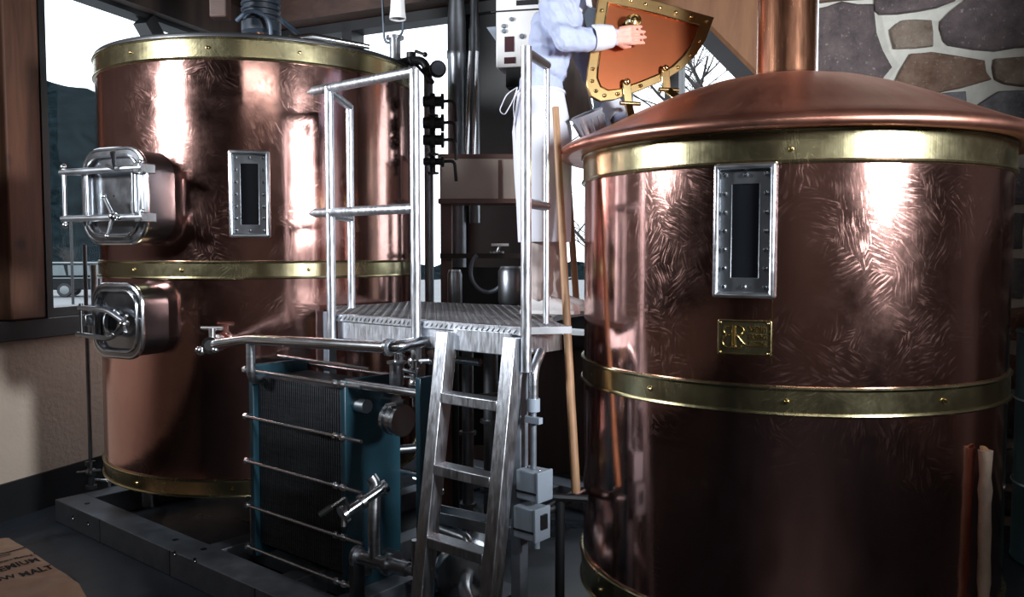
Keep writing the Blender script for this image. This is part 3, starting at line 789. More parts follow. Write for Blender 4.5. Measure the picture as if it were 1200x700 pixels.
# ------------------------------------------------------------------ skid frame on the floor
SK = atz(65, 611, 0)                               # outer corner of the skid
def sk(a, b_, z): p = SK + E1 * a + E2 * b_; return V((p.x, p.y, z))
skid = thing('skid_frame', SK, 'long galvanised steel skid frame on the floor under the left kettle', 'frame')
def member(a0, b0, a1, b1, w, z0=.0, z1=.14, name='beam'):
    return G().bar(sk(a0, b0, (z0 + z1) / 2), sk(a1, b1, (z0 + z1) / 2), w, z1 - z0).build(name, M['gal'], skid, bevel=.004)
front = member(0, .09, 2.95, .09, .18)
member(.075, .18, .075, 2.3, .15); member(0, 2.38, 2.6, 2.38, .16)
for a, b1_ in ((1.55, 2.30), (2.2, 2.30), (2.62, .9)): member(a, .18, a, b1_, .12, .02, .135, 'cross_beam')
member(1.62, .42, 2.55, .42, .1, .02, .135, 'cross_beam')
for x, y in ((86, 607), (104, 614), (205, 649), (229, 657)):
    r = _ray(x, y); t = (SK - V((0, 0, CAMZ))).dot(E2) / r.dot(E2); p = r * t + V((0, 0, CAMZ))
    G().cyl(p - E2 * .004, p + E2 * .002, .014, 12).build('bolt_hole', M['black'], front)
    G().ball(p - E2 * .004 - Z * .004 + E1 * .002, .006, 8, 6).build('bolt', M['steel'], front)
for k in (.62, 1.42, 2.2):
    G().obox(sk(k, -.0005, .07), E1 * .003, E2 * .0015, Z * .068).build('weld_seam', M['black'], front)
for k, b_ in ((.25, .09), (1.3, .10), (1.55, .12), (2.6, .1)):
    G().cyl(sk(k, b_, .139), sk(k, b_, .143), .016, 12).build('anchor_hole', M['black'], front)

# thin drain riser beside the left kettle
pipe_b = atz(107, 573, .141)
rs = thing('riser_pipe', pipe_b, 'thin vertical steel riser with a floor valve, left edge of the left kettle', 'pipe')
rp = V((pipe_b.x, pipe_b.y, 0))
G().tube([rp + Z * .27, rp + Z * 1.75], .013, 10).build('pipe', M['dsteel'], rs)
g = G(); g.ball(rp + Z * .25, .035); g.cyl(rp + Z * .141, rp + Z * .32, .02, 12); g.cyl(rp + Z * .30, rp + Z * .325, .034, 12); g.cyl(rp + Z * .145, rp + Z * .165, .036, 12); g.build('valve_body', M['dsteel'], rs)
G().tube([rp + Z * .25 - V((.09, 0, 0)), rp + Z * .25 + V((.08, -.02, .02))], .010, 8).build('valve_handle', M['dsteel'], rs)
G().tube(fillet([rp + Z * .2 + V((.02, 0, 0)), rp + Z * .19 + V((.11, .02, 0)), rp + Z * .145 + V((.11, .02, 0))], .03), .009, 8).build('drain_tube', M['steel'], rs)
G().tube([rp + V((.045, .02, 1.3)), rp + V((.047, .02, 1.62))], .022, 10).build('gauge_glass', M['satin'], rs)

# ------------------------------------------------------------------ platform, handrails, ladder
PZ = 1.41
PA = atz(395, 368, PZ)
def pf(a, b_, z): p = PA + E1 * a + E2 * b_; return V((p.x, p.y, z))
def kfront(px, b_=0):
    lo, hi = -1, 3
    for _ in range(40):
        m = (lo + hi) / 2
        if proj(pf(m, b_, PZ))[0] < px: lo = m
        else: hi = m
    return lo
KR = kfront(612)
plat = thing('work_platform', V((PA.x, PA.y, 0)), 'raised steel work platform with tread-plate deck and handrails between the kettles', 'platform')
poly = [pf(0, 0, 0), pf(KR, 0, 0)]
for a in range(200, 128, -8): poly.append(CR + V((math.cos(math.radians(a)), math.sin(math.radians(a)), 0)) * .99)
for a in range(-20, -62, -7): poly.append(CL + V((math.cos(math.radians(a)), math.sin(math.radians(a)), 0)) * (RL + .07))
G().prism([(p.x, p.y) for p in poly], PZ - .028, PZ).build('deck', M['tread'], plat, smooth=0)
G().bar(pf(.0, .02, PZ - .074), pf(KR, .02, PZ - .074), .04, .085).build('front_channel', M['alu'], plat, bevel=.004)
G().bar(pf(.0, -.006, PZ - .016), pf(KR, -.006, PZ - .016), .012, .03).build('deck_lip', M['alu'], plat, smooth=0)
def inside(p, pg):
    c = False; n = len(pg)
    for i in range(n):
        a, b_ = pg[i], pg[i - 1]
        if (a.y > p.y) != (b_.y > p.y) and p.x < (b_.x - a.x) * (p.y - a.y) / (b_.y - a.y) + a.x: c = not c
    return c
g = G()
def lozenge(o_, d_, n_, l, w, h):
    s_ = n_.cross(d_)
    g.add([o_ - d_ * l, o_ - s_ * w, o_ + d_ * l, o_ + s_ * w, o_ + n_ * h - d_ * l * .4, o_ + n_ * h + d_ * l * .4], [(0, 1, 5, 4), (1, 2, 5), (2, 3, 4, 5), (3, 0, 4)])
dA, dB = (E1 + E2).normalized(), (E1 - E2).normalized()
for i in range(-16, 48):
    for j in range(0, 46):
        o_ = pf(.014 + i * .0285, .014 + j * .0285, PZ)
        if inside(o_, poly) and all(inside(o_ + q * .02, poly) for q in (E1, -E1, E2, -E2)): lozenge(o_, dA if (i + j) % 2 else dB, Z, .019, .0065, .0035)
for i in range(int(KR / .0285)): lozenge(pf(.014 + i * .0285, -.012, PZ - .016), (E1 + Z * .9).normalized() if i % 2 else (E1 * .9 + Z).normalized(), -E2, .015, .006, .003)
g.build('tread_pattern', M['tread'], plat, smooth=0, kind='stuff')
G().bar(pf(KR - .02, .04, PZ - .07), pf(KR - .02, .26, PZ - .07), .04, .08).build('side_channel', M['alu'], plat)
G().bar(pf(.03, .04, PZ - .07), pf(.03, .9, PZ - .07), .04, .08).build('side_channel', M['dsteel'], plat)
G().bar(pf(.1, 1.1, PZ - .07), pf(.8, 1.1, PZ - .07), .04, .08).build('rear_channel', M['dsteel'], plat)
for px, bb, z0, m_ in ((386, .33, .14, 'alu'), (609, .03, .0, 'alu')):
    k = kfront(px, bb); G().bar(pf(k, bb, z0), pf(k, bb, PZ - .028), .05, .05, E1).build('leg', M['gal'], plat, bevel=.004)
for a, bb in ((.15, 1.1), (.75, 1.1)): G().bar(pf(a, bb, 0.136), pf(a, bb, PZ - .03), .05, .05, E1).build('leg', M['gal'], plat)
RZ, RM, PR = PZ + 1.045, PZ + .475, .0215
fo = -.035
def post_at(px, z0, b_, r=PR):
    k = kfront(px, b_); G().cyl(pf(k, b_, z0), pf(k, b_, RZ + .006), r, 16).build('handrail_post', M['alu'], plat); return k
k1 = post_at(388.5, PZ - .14, fo); k2 = post_at(487.5, PZ - .165, fo)
b3 = atz(412, 361, PZ + .002); G().cyl(b3, V((b3.x, b3.y, RZ - .005)), .020, 16).build('handrail_post', M['alu'], plat)
kx = kfront(364, fo)
for z in (RZ, RM):
    G().tube([pf(kx, fo, z), pf(kx + .05, fo, z), pf(k2, fo, z)], [.006, PR, PR], 14).build('handrail', M['alu'], plat)
    G().tube([pf(k1, fo, z - .012), V((b3.x, b3.y, z - .012))], PR * .9, 14).build('handrail', M['alu'], plat)
k4 = kfront(616.5, fo); G().cyl(pf(k4, fo, PZ - .165), pf(k4, fo, RZ + .01), .0205, 16).build('handrail_post', M['alu'], plat)
b5 = atz(640, 379, PZ + .002); G().cyl(b5, V((b5.x, b5.y, RZ)), .0125, 14).build('handrail_post', M['alu'], plat)
for z in (RZ - .01, RM): G().tube([pf(k4, fo, z), V((b5.x, b5.y, z))], .019, 12).build('handrail', M['dsteel'], plat)

lk0, lk1 = kfront(515, -.09), kfront(594, -.09)
lad = thing('ladder', pf((lk0 + lk1) / 2, -.25, 0), 'aluminium ladder with flat rungs leaning on the platform front', 'ladder')
run = .20
def lp(k, t): return pf(k, -.045 - run * t, (PZ - .035) * (1 - t))
for k in (lk0, lk1):
    up = (lp(k, 0) - lp(k, 1)).normalized()
    G().bar(lp(k, 1), lp(k, 0), .060, .068, E2).build('side_rail', M['alu'], lad, bevel=.004)
for zr in (1.115, .83, .545, .26):
    t = 1 - zr / (PZ - .035)
    G().bar(lp(lk0, t) + E1 * .03, lp(lk1, t) - E1 * .03, .07, .042, Z).build('rung', M['alu'], lad, bevel=.004)
kk = lk0 + .06
g = G(); g.obox(lp((lk0 + lk1) / 2, 0) + Z * .0 - Z * .03 + E2 * .015, E1 * ((lk1 - lk0) / 2 - .03), E2 * .006, Z * .042); g.build('top_bracket', M['alu'], lad)

# ------------------------------------------------------------------ plate heat exchanger
HX = atz(297, 652, .142)
def hx(a, b_, z): p = HX + E1 * a + E2 * b_; return V((p.x, p.y, z))
def khx(px):
    lo, hi = -1, 3
    for _ in range(40):
        m = (lo + hi) / 2
        if proj(hx(m, 0, .7))[0] < px: lo = m
        else: hi = m
    return lo
kb1, kb2 = khx(400), khx(490)
zt = 1.13
ex = thing('plate_heat_exchanger', HX, 'plate heat exchanger with blue end plates and steel tie rods below the platform', 'heat exchanger')
hw = .34
G().obox(hx(0, hw / 2, (zt + .142) / 2), E1 * .018, E2 * hw / 2, Z * (zt - .142) / 2).build('end_plate', M['blue'], ex, bevel=.005)
G().obox(hx(kb1, hw / 2 + .01, (zt + .142) / 2 - .01), E1 * .016, E2 * hw / 2, Z * (zt - .142) / 2).build('end_plate', M['blue'], ex, bevel=.005)
n_ = 80; g = G(); L_ = kb1 - .055
for i in range(n_):
    a = .026 + L_ * (i + .5) / n_
    g.obox(hx(a, hw / 2 + .012 + .003 * (i % 2), .64), E1 * (L_ / n_ * .32), E2 * (hw / 2 - .02), Z * .43)
o = g.build('plate_pack', M['plates'], ex, smooth=0, kind='stuff')
G().obox(hx(kb1 / 2, hw / 2 + .02, .64), E1 * (L_ / 2), E2 * (hw / 2 - .03), Z * .425).build('gasket_core', M['rubber'], ex)
rods = [1.105, .865, .635, .405, .19]
for z in rods:
    r_ = G().tube([hx(-.035, -.012, z), hx(kb1 + .155, -.012, z)], .0085, 10).build('tie_rod', M['steel'], ex)
    for a in (-.026, kb1 - .024, kb1 + .026): G().cyl(hx(a - .009, -.012, z), hx(a + .009, -.012, z), .017, 6).build('nut', M['steel'], r_)
for z in (1.10, .635, .19):
    r_ = G().tube([hx(-.035, hw + .012, z), hx(kb1 + .155, hw + .012, z)], .0085, 10).build('tie_rod', M['steel'], ex)
G().tube([hx(0, hw * .5, 1.16), hx(kb1, hw * .5, 1.155)], .009, 10).build('guide_bar', M['steel'], ex)
G().tube([hx(kb1 - .01, .04, 1.105), hx(kb2, .04, 1.105)], .019, 12).build('carry_bar', M['steel'], ex)
G().obox(hx(kb2, .04, .66), E1 * .014, E2 * .04, Z * .52).build('support_column', M['blue'], ex, bevel=.004)
G().obox(hx(-.03, .02, .16), E1 * .035, E2 * .03, Z * .018).build('foot', M['dsteel'], ex, bevel=.003)
G().tube([hx(-.045, .02, .18), hx(-.045, .02, .42)], .008, 8).build('foot_stud', M['steel'], ex)
for y_ in (.08, .26):
    for z in (.25, 1.0): G().cyl(hx(kb1 + .016, y_, z), hx(kb1 + .09, y_, z), .032, 14).build('port', M['satin'], ex)

# ------------------------------------------------------------------ pipework
def tri_clamp(g, p, ax, r):                       # ferrule pair
    ax = V(ax).normalized(); g.cyl(V(p) - ax * .009, V(p) + ax * .009, r * 1.45, 16)
def bvalve(name, p, ax, hd, label, r=.03, group=None):
    """butterfly valve: short body with two ferrules, neck and lever"""
    p, ax, hd = V(p), V(ax).normalized(), V(hd).normalized()
    t = thing(name, p, label, 'valve', group)
    g = G(); g.cyl(p - ax * .035, p + ax * .035, r, 16); tri_clamp(g, p - ax * .035, ax, r); tri_clamp(g, p + ax * .035, ax, r); g.cyl(p - ax * .012, p + ax * .012, r * 1.35, 16)
    g.build('valve_body', M['steel'], t)
    n = hd - ax * hd.dot(ax); n.normalize()
    G().cyl(p, p + n * (r + .045), .011, 12).build('stem', M['steel'], t)
    e = p + n * (r + .045)
    l = G(); l.tube([e - hd * 0, e + (hd * .3 + ax * .9).normalized() * .11], [.009, .007], 8); l.build('lever', M['steel'], t)
    G().tube([e + (hd * .3 + ax * .9).normalized() * .10, e + (hd * .3 + ax * .9).normalized() * .16], .012, 8).build('grip', M['black'], t)
    return t
# transfer line from the left kettle
vp, vn = on_kettle(CL, RL, 258, 401)
tp0 = vp + vn * .16
tl = thing('transfer_pipe', V((tp0.x, tp0.y, tp0.z)), 'polished transfer pipe running from the left kettle above the heat exchanger', 'pipe')
q1 = at(292, 398, tp0.y - .12); q2 = q1 + E1 * (.05)
ke = V(q1)
def along(px):
    lo, hi = 0, 3
    for _ in range(40):
        m = (lo + hi) / 2
        if proj(q1 + E1 * m)[0] < px: lo = m
        else: hi = m
    return q1 + E1 * lo
q3 = along(462) + Z * .035
q4 = q3 + E2 * .25 + Z * .02
G().tube(fillet([vp + vn * .02, tp0 + vn * .0, q1, q3, q4], .07, 6), .0255, 14).build('pipe', M['steel'], tl)
q5 = q1 + E1 * .01; q6 = V((q5.x, q5.y, q5.z - .20)) - E1 * .0
G().tube(fillet([q5, q6, hx(-.02, .12, q6.z - .03)], .06, 6), .022, 12).build('branch', M['satin'], tl)
for q_, ax_, r_ in ((tp0, vn, .03), (q3 - E1 * .03, E1, .026)):
    g = G(); tri_clamp(g, q_, ax_, r_); g.build('clamp', M['steel'], tl)
bv = thing('outlet_valve', tp0, 'small chrome outlet valve on the left kettle beside the transfer pipe', 'valve')
c0 = vp + vn * .13
g = G(); g.ball(c0, .043); g.cyl(c0 - vn * .095, c0 + vn * .05, .026, 14); g.cyl(c0 - vn * .095, c0 - vn * .075, .045, 16); g.build('valve_body', M['chrome'], bv)
G().cyl(c0, c0 + Z * .085, .017, 12).build('stem', M['chrome'], bv)
G().tube([c0 + Z * .085 - V((.055, .0, 0)), c0 + Z * .085 + V((.055, 0, 0))], .010, 8).build('handle', M['chrome'], bv)
G().ball(c0 - V((.05, .02, .03)), .024).build('plug', M['chrome'], bv)
for i, d_ in enumerate((-.055, .03)): G().ball(c0 + vn * .05 + V((d_, 0, -.02)), .017).build('clamp_nut', M['chrome'], bv)

# valves and fittings behind and right of the heat exchanger (all below the deck)
def P(px, py, a_off=0): return at(px, py, 3.62 + a_off)
UP = Z
bvalve('butterfly_valve', at(465, 492, 3.75), E1, (-.3, -.6, .8), 'bright butterfly valve right of the heat exchanger, under the carry bar', .05)
mf = thing('drain_manifold', V((at(425, 652, 3.55).x, at(425, 652, 3.55).y, .14)), 'steel drain manifold with a slanting sample valve at the foot of the heat exchanger', 'pipework')
m0, m1 = at(418, 652, 3.62), at(478, 668, 3.5)
g = G(); g.cyl(m0, m1, .03, 14); tri_clamp(g, m0, m1 - m0, .032); tri_clamp(g, m0.lerp(m1, .62), m1 - m0, .032); g.build('manifold_pipe', M['satin'], mf)
v0, v1 = m0.lerp(m1, .35), at(440, 572, 3.62)
G().tube(fillet([v0, v0 + Z * .18, v1 + Z * .02, v1 + V((-.02, 0, .05))], .05), .026, 12).build('riser', M['satin'], mf)
s0_, s1_ = at(450, 571, 3.6), at(403, 603, 3.48)
g = G(); g.cyl(s0_, s1_, .022, 14); tri_clamp(g, s0_, s1_ - s0_, .024); tri_clamp(g, s0_.lerp(s1_, .55), s1_ - s0_, .024); tri_clamp(g, s1_, s1_ - s0_, .028); g.build('sample_pipe', M['steel'], mf)
G().tube([s1_, s1_ + V((0, -.01, -.05))], .012, 8).build('sample_tap', M['steel'], mf)
l0 = at(404, 584, 3.47); G().tube([s1_ + V((.02, 0, .01)), l0], .009, 8).build('lever_stem', M['steel'], mf)
l1 = at(374, 604, 3.44); G().tube([l0, l0.lerp(l1, .6)], .007, 8).build('lever', M['steel'], mf)
G().tube([l0.lerp(l1, .5), l1], .013, 8).build('lever_grip', M['black'], mf)
G().tube(fillet([m1, m1 + E1 * .05, m1 + E1 * .05 + Z * .14], .04), .02, 10).build('elbow', M['satin'], mf)
G().obox(V((m0.x, m0.y, (m0.z + .14) / 2 - .01)), E1 * .015, E2 * .03, Z * ((m0.z - .14) / 2)).build('bracket', M['dsteel'], mf)

pu = thing('transfer_pump', at(545, 690, 3.75) * 1, 'polished stainless transfer pump on the floor behind the ladder', 'pump')
pu.location.z = .0
pc = at(548, 672, 3.78)
G().lathe([(.02, -.07), (.13, -.065), (.15, -.04), (.15, .03), (.13, .06), (.05, .07), (.01, .07)], 28, pc, E1 * .6 - E2 * .8).build('volute', M['steel'], pu)
G().lathe([(.03, .06), (.09, .07), (.09, .34), (.07, .36), (.005, .36)], 24, pc, -(E1 * .6 - E2 * .8)).build('motor', M['dsteel'], pu)
G().tube(fillet([pc + Z * .1, pc + Z * .16, pc + Z * .17 - E1 * .2], .08), .026, 12).build('discharge', M['satin'], pu)
G().obox(V((pc.x, pc.y, .05)) + E2 * .12, E1 * .11, E2 * .16, Z * .05).build('foot', M['dsteel'], pu)
G().tube(fillet([pc - (E2 * .8 - E1 * .6) * .05, pc - (E2 * .8 - E1 * .6) * .2, pc - (E2 * .8 - E1 * .6) * .2 - Z * .14 + E1 * .1], .07), .03, 12).build('suction', M['satin'], pu)

tr_ = thing('cable_tray', at(560, 618, 3.9), 'flat steel cable tray crossing behind the ladder near the grey boxes', 'tray')
a, b_ = at(505, 605, 4.0), at(608, 628, 3.55)
G().bar(a, b_, .10, .006).build('tray_base', M['satin'], tr_)
for s_ in (-1, 1): G().bar(a + E2 * .05 * s_ + Z * .02, b_ + E2 * .05 * s_ + Z * .02, .005, .05).build('tray_side', M['satin'], tr_)
a, b_ = at(530, 421, 4.0), at(563, 425, 3.9)
pp = thing('short_pipe', at(545, 423, 3.95), 'short horizontal pipe stub with a valve seen between the top ladder rungs', 'pipe')
g = G(); g.cyl(a, b_, .018, 12); tri_clamp(g, a, b_ - a, .02); g.build('pipe', M['steel'], pp)
G().tube([a + Z * .05, a - Z * .06], .012, 8).build('tee', M['steel'], pp)
G().tube([a + Z * .0, a - Z * .0 - E1 * .25 + E2 * .1], .018, 8).build('branch', M['satin'], pp)
# hanging cluster of small fittings under the deck, left of the ladder
def cluster(name, px, py, d, label, seed):
    random.seed(seed)
    c = at(px, py, d); t = thing(name, c, label, 'valve')
    g = G(); g.cyl(c - Z * .10, c + Z * .10, .016, 12); tri_clamp(g, c + Z * .06, Z, .018); tri_clamp(g, c - Z * .05, Z, .018); g.ball(c, .034); g.build('valve_body', M['steel'], t)
    G().tube([c, c + V((.07, -.05, .01))], .012, 8).build('outlet', M['steel'], t)
    G().tube([c + Z * .05 + V((0, -.03, 0)), c + V((-.05, -.05, .07))], .008, 8).build('handle', M['steel'], t)
    G().ball(c + V((.075, -.053, .01)), .017).build('plug', M['steel'], t)
    return t
cluster('sample_valve', 486, 424, 3.72, 'small bright sample valve hanging under the platform corner post', 1)
cluster('check_valve', 470, 407, 3.86, 'small check valve at the right end of the transfer pipe', 2)
cluster('needle_valve', 487, 450, 3.66, 'lowest of the small bright valves above the blue support column', 3)
cluster('drain_valve', 498, 575, 3.7, 'small dark drain valve seen right of the blue column, behind the ladder rail', 4)
g = thing('filter_cup', at(465, 440, 3.8), 'small stainless filter cup above the carry bar', 'filter')
c = at(465, 440, 3.8); G().lathe([(.0, -.05), (.03, -.05), (.034, -.04), (.034, .05), (.045, .055), (.045, .065), (.0, .068)], 20, c).build('cup', M['satin'], g)
G().cyl(c + Z * .065, c + Z * .10, .012, 10).build('cap', M['steel'], g)
# vertical dark risers under the deck
for i, (px, y0, y1, d, r_) in enumerate(((548, 410, 690, 4.25, .03), (575, 400, 640, 4.5, .04), (445, 470, 650, 4.1, .03))):
    a, b_ = at(px, y0, d), at(px, y1, d)
    t = thing('riser_pipe', V((a.x, a.y, b_.z)), ('dark vertical pipe behind the ladder, left of its right rail', 'thick dark vertical pipe deep in the shadow below the deck', 'dark vertical pipe right of the heat exchanger end plate')[i], 'pipe')
    g = G(); g.tube([a, V((a.x, a.y, .14))], r_, 12); tri_clamp(g, a.lerp(V((a.x, a.y, .14)), .4), Z, r_); tri_clamp(g, a.lerp(V((a.x, a.y, .14)), .75), Z, r_); g.build('pipe', M['dsteel'], t)
    G().tube([V((a.x, a.y, a.z - .25)), V((a.x + .25, a.y + .1, a.z - .25))], r_ * .7, 10).build('branch', M['dsteel'], t)

# ------------------------------------------------------------------ electrical boxes on the platform leg, conduit
lg = pf(kfront(609), .03, 0)
bx1 = at(625, 567, lg.y - .05); bx2 = at(622, 611, lg.y - .07)
for i, (c, h_, lb) in enumerate(((bx1, .115, 'upper grey junction box with a screwed lid fixed to the platform leg'), (bx2, .125, 'lower grey isolator box with a dark switch fixed to the platform leg'))):
    t = thing(('junction_box', 'isolator_box')[i], c - Z * h_ / 2, lb, 'electrical box')
    G().obox(c, E1 * .052, E2 * .045, Z * h_ / 2).build('body', M['greybox'], t, bevel=.006)
    G().obox(c + E1 * .054, E1 * .006, E2 * .047, Z * (h_ / 2 + .002)).build('lid', M['greybox'], t, bevel=.003)
    G().obox(c - Z * (h_ * .22) - E2 * .046, E1 * .05, E2 * .002, Z * .004).build('seam', M['black'], t)
    if i:
        G().obox(c + E1 * .064 + Z * .01, E1 * .005, E2 * .018, Z * .028).build('switch', M['black'], t)
        G().cyl(c - Z * .062 + E1 * .03, c - Z * .10 + E1 * .03, .012, 10).build('gland', M['greybox'], t)
    else:
        for s_ in (-1, 1): G().ball(c + Z * (h_ / 2) + E1 * .03 * s_, .006).build('screw', M['steel'], t)
t = thing('cable_conduit', bx1 + Z * .06, 'grey conduit bending away at the top above the junction box', 'conduit')
cb_ = bx1 + Z * .06
ct = at(620, 440, lg.y - .05)
G().tube([cb_, V((cb_.x, cb_.y, ct.z - .12))], .0125, 10).build('lower_tube', M['gal'], t)
G().tube(fillet([V((cb_.x, cb_.y, ct.z - .12)), V((cb_.x + .0, cb_.y, ct.z + .02)), at(634, 412, lg.y + .02)], .14, 8), .019, 12).build('upper_bend', M['satin'], t)
g = G(); g.cyl(V((cb_.x, cb_.y, ct.z - .14)), V((cb_.x, cb_.y, ct.z - .09)), .026, 12); g.obox(V((cb_.x, cb_.y - .02, ct.z - .17)), E1 * .035, E2 * .012, Z * .012); g.build('coupling', M['greybox'], t)
# black pipe between the platform leg and the right kettle
a, b_ = at(634, 603, lg.y + .05), at(682, 576, lg.y + .25)
tag(G().tube([a, b_], .022, 12).build('handle_bar', M['dsteel']), 'short dark slanting pipe between the grey boxes and the right kettle', 'pipe')

# ------------------------------------------------------------------ the brewer
random.seed(21)
mp0 = atz(640, 367, PZ)
FY = 4.06
man = thing('person', V((at(640, 367, FY).x, FY, PZ)), 'person in pale blue shirt and white apron holding the open hatch knob', 'person')
def caps(g, pts, rs, n=12):                        # rounded tapering limb
    pts = [V(p) for p in pts]
    d0 = (pts[0] - pts[1]).normalized(); d1 = (pts[-1] - pts[-2]).normalized()
    P_ = [pts[0] + d0 * rs[0] * k for k in (.98, .8, .45)] + pts + [pts[-1] + d1 * rs[-1] * k for k in (.45, .8, .98)]
    R_ = [rs[0] * k for k in (.2, .6, .9)] + list(rs) + [rs[-1] * k for k in (.9, .6, .2)]
    g.tube(P_, R_, n)
def jt(px, py, d): return at(px, py, d)
hipC = jt(630, 152, FY); waist = jt(634, 105, FY); chest = jt(648, 45, FY); neckb = jt(670, 3, FY); headc = jt(697, -25, FY - .01)
shN, shF = jt(650, 14, FY - .17), jt(664, 12, FY + .18)
elN, wrN = jt(664, 47, FY - .26), jt(716, 43, FY - .205)
elF, wrF = jt(694, 88, FY + .16), jt(724, 137, FY + .02)
kneeN, ankN = jt(637, 258, FY - .10), jt(633, 344, FY - .10)
kneeF, ankF = jt(641, 256, FY + .10), jt(650, 344, FY + .09)
hipN, hipF = jt(630, 158, FY - .09), jt(632, 158, FY + .09)
segs = []
g = G()
def limb(kind, pts, rs, n=14):
    caps(g, pts, rs, n)
    segs.append((kind, [V(p) for p in pts], max(rs)))
fw = (neckb - hipC); fwd = V((1, 0, 0))
for k, (c, rx, ry, rz) in enumerate(((hipC, .115, .165, .13), (waist, .105, .15, .13), (waist.lerp(chest, .5), .115, .16, .13), (chest, .125, .175, .14), (chest.lerp(neckb, .45), .11, .17, .11))):
    g.ball(c, 1.0, 20, 12, (rx, ry, rz)); segs.append(('shirt' if k else 'trouser', [c, c], .15))
limb('shirt', [shN, shN.lerp(elN, .5), elN], [.072, .064, .056]); limb('shirt', [elN, elN.lerp(wrN, .45), wrN - V((.02, 0, 0))], [.058, .052, .042])
limb('shirt', [shF, elF], [.070, .054]); limb('shirt', [elF, wrF], [.055, .040])
limb('shirt', [shN, neckb, shF], [.07, .07, .07])
limb('trouser', [hipN, kneeN], [.098, .072]); limb('trouser', [kneeN, kneeN.lerp(ankN, .4), ankN], [.070, .068, .058])
limb('trouser', [hipF, kneeF], [.098, .072]); limb('trouser', [kneeF, kneeF.lerp(ankF, .4), ankF], [.070, .068, .058])
# neck, head, face
limb('skin', [neckb, neckb.lerp(headc, .5)], [.055, .052])
g.ball(headc, 1, 20, 14, (.098, .076, .118)); segs.append(('skin', [headc, headc], .1))
g.ball(headc + V((.045, 0, -.075)), 1, 14, 10, (.050, .048, .045))         # jaw and chin
g.ball(headc + V((.100, 0, -.010)), 1, 10, 8, (.022, .016, .028))          # nose
g.ball(headc + V((.092, 0, -.058)), 1, 10, 8, (.014, .026, .010))          # mouth
for s_ in (-1, 1):
    g.ball(headc + V((-.005, s_ * .076, -.005)), 1, 10, 8, (.020, .010, .032))   # ears
    g.ball(headc + V((.085, s_ * .032, .028)), 1, 8, 6, (.014, .022, .008))      # brows
# near hand closed round the knob, far hand on the dome
def hand(wr, dirv, nrm, curl, thumb_side):
    dirv = V(dirv).normalized(); nrm = V(nrm).normalized(); side = dirv.cross(nrm).normalized()
    pc_ = wr + dirv * .052
    for a in (-.031, -.011, .011, .031): caps(g, [wr + dirv * .0 + side * a * .7, wr + dirv * .088 + side * a], [.017, .0145], 8)
    segs.append(('skin', [wr + dirv * .012, wr + dirv * .10], .03))
    for a, l in ((-.036, .058), (-.012, .068), (.012, .064), (.035, .050)):
        p = wr + dirv * .090 + side * a; d_ = dirv.copy(); pts = [p]
        for k, f in enumerate((.45, .32, .25)):
            ang = curl * (.55 + .4 * k)
            d_ = (dirv * math.cos(ang) + nrm * math.sin(ang)).normalized(); p = p + d_ * l * f * 1.25; pts.append(p)
        caps(g, pts, [.0100, .0092, .0086, .0078], 8); segs.append(('skin', pts, .012))
    s_ = side * thumb_side
    pts = [wr + dirv * .028 + s_ * .028, wr + dirv * .060 + s_ * .048 + nrm * .012, wr + dirv * .086 + s_ * .046 + nrm * .034]
    caps(g, pts, [.014, .0115, .0095], 8); segs.append(('skin', pts, .014))
knobW = Mh @ V((KN[0], KN[1], .06))
dN = (knobW + V((0, -.03, -.035)) - wrN); hand(wrN, V((.95, .10, .10)), V((.1, 1, .15)), .5, -1)
hand(wrF, V((.62, -.1, -.75)), V((-.3, .2, -1)), .5, 1)
me = bpy.data.meshes.new('tmp'); me.from_pydata(g.v, [], g.f); tmp = bpy.data.objects.new('tmp', me); COL.objects.link(tmp)
rm = tmp.modifiers.new('r', 'REMESH'); rm.mode = 'VOXEL'; rm.voxel_size = .005
sm = tmp.modifiers.new('s', 'SMOOTH'); sm.factor = .5; sm.iterations = 2
bm_me = bpy.data.meshes.new_from_object(tmp.evaluated_get(bpy.context.evaluated_depsgraph_get()))
bpy.data.objects.remove(tmp)
import numpy as np
names = ['shirt', 'trouser', 'skin']
for n_ in names: bm_me.materials.append(M[n_])
nv_ = len(bm_me.vertices); co = np.empty(nv_ * 3, np.float32); bm_me.vertices.foreach_get('co', co); co = co.reshape(-1, 3)
best = np.full(nv_, 9.0); kindv = np.zeros(nv_, int)
for k_, pts_, r_ in segs:
    for a, b_ in zip(pts_[:-1], pts_[1:]):
        a_ = np.array(a); ab = np.array(b_) - a_; l2 = float(ab @ ab)
        t = np.zeros(nv_) if l2 < 1e-9 else np.clip((co - a_) @ ab / l2, 0, 1)
        d_ = np.linalg.norm(co - a_ - t[:, None] * ab, axis=1) - r_
        kindv = np.where(d_ < best, names.index(k_), kindv); best = np.minimum(best, d_)
nrm_ = np.empty(nv_ * 3, np.float32); bm_me.vertices.foreach_get('normal', nrm_); nrm_ = nrm_.reshape(-1, 3)
for i in range(nv_):                               # cloth folds
    if kindv[i] < 2:
        p = V([float(q) for q in co[i]]); co[i] += nrm_[i] * (noise.noise(p * 8 + V((0, 0, p.z * 7))) * .017 - abs(noise.noise(p * 15 + V((3, 1, p.x * 12)))) * .014 + noise.noise(p * 30) * .003)
bm_me.vertices.foreach_set('co', (co - np.array(man.location, np.float32)).astype(np.float32).ravel())
for f in bm_me.polygons:
    f.material_index = int(kindv[f.vertices[0]]); f.use_smooth = True
body = bpy.data.objects.new('body', bm_me); COL.objects.link(body); body.parent = man
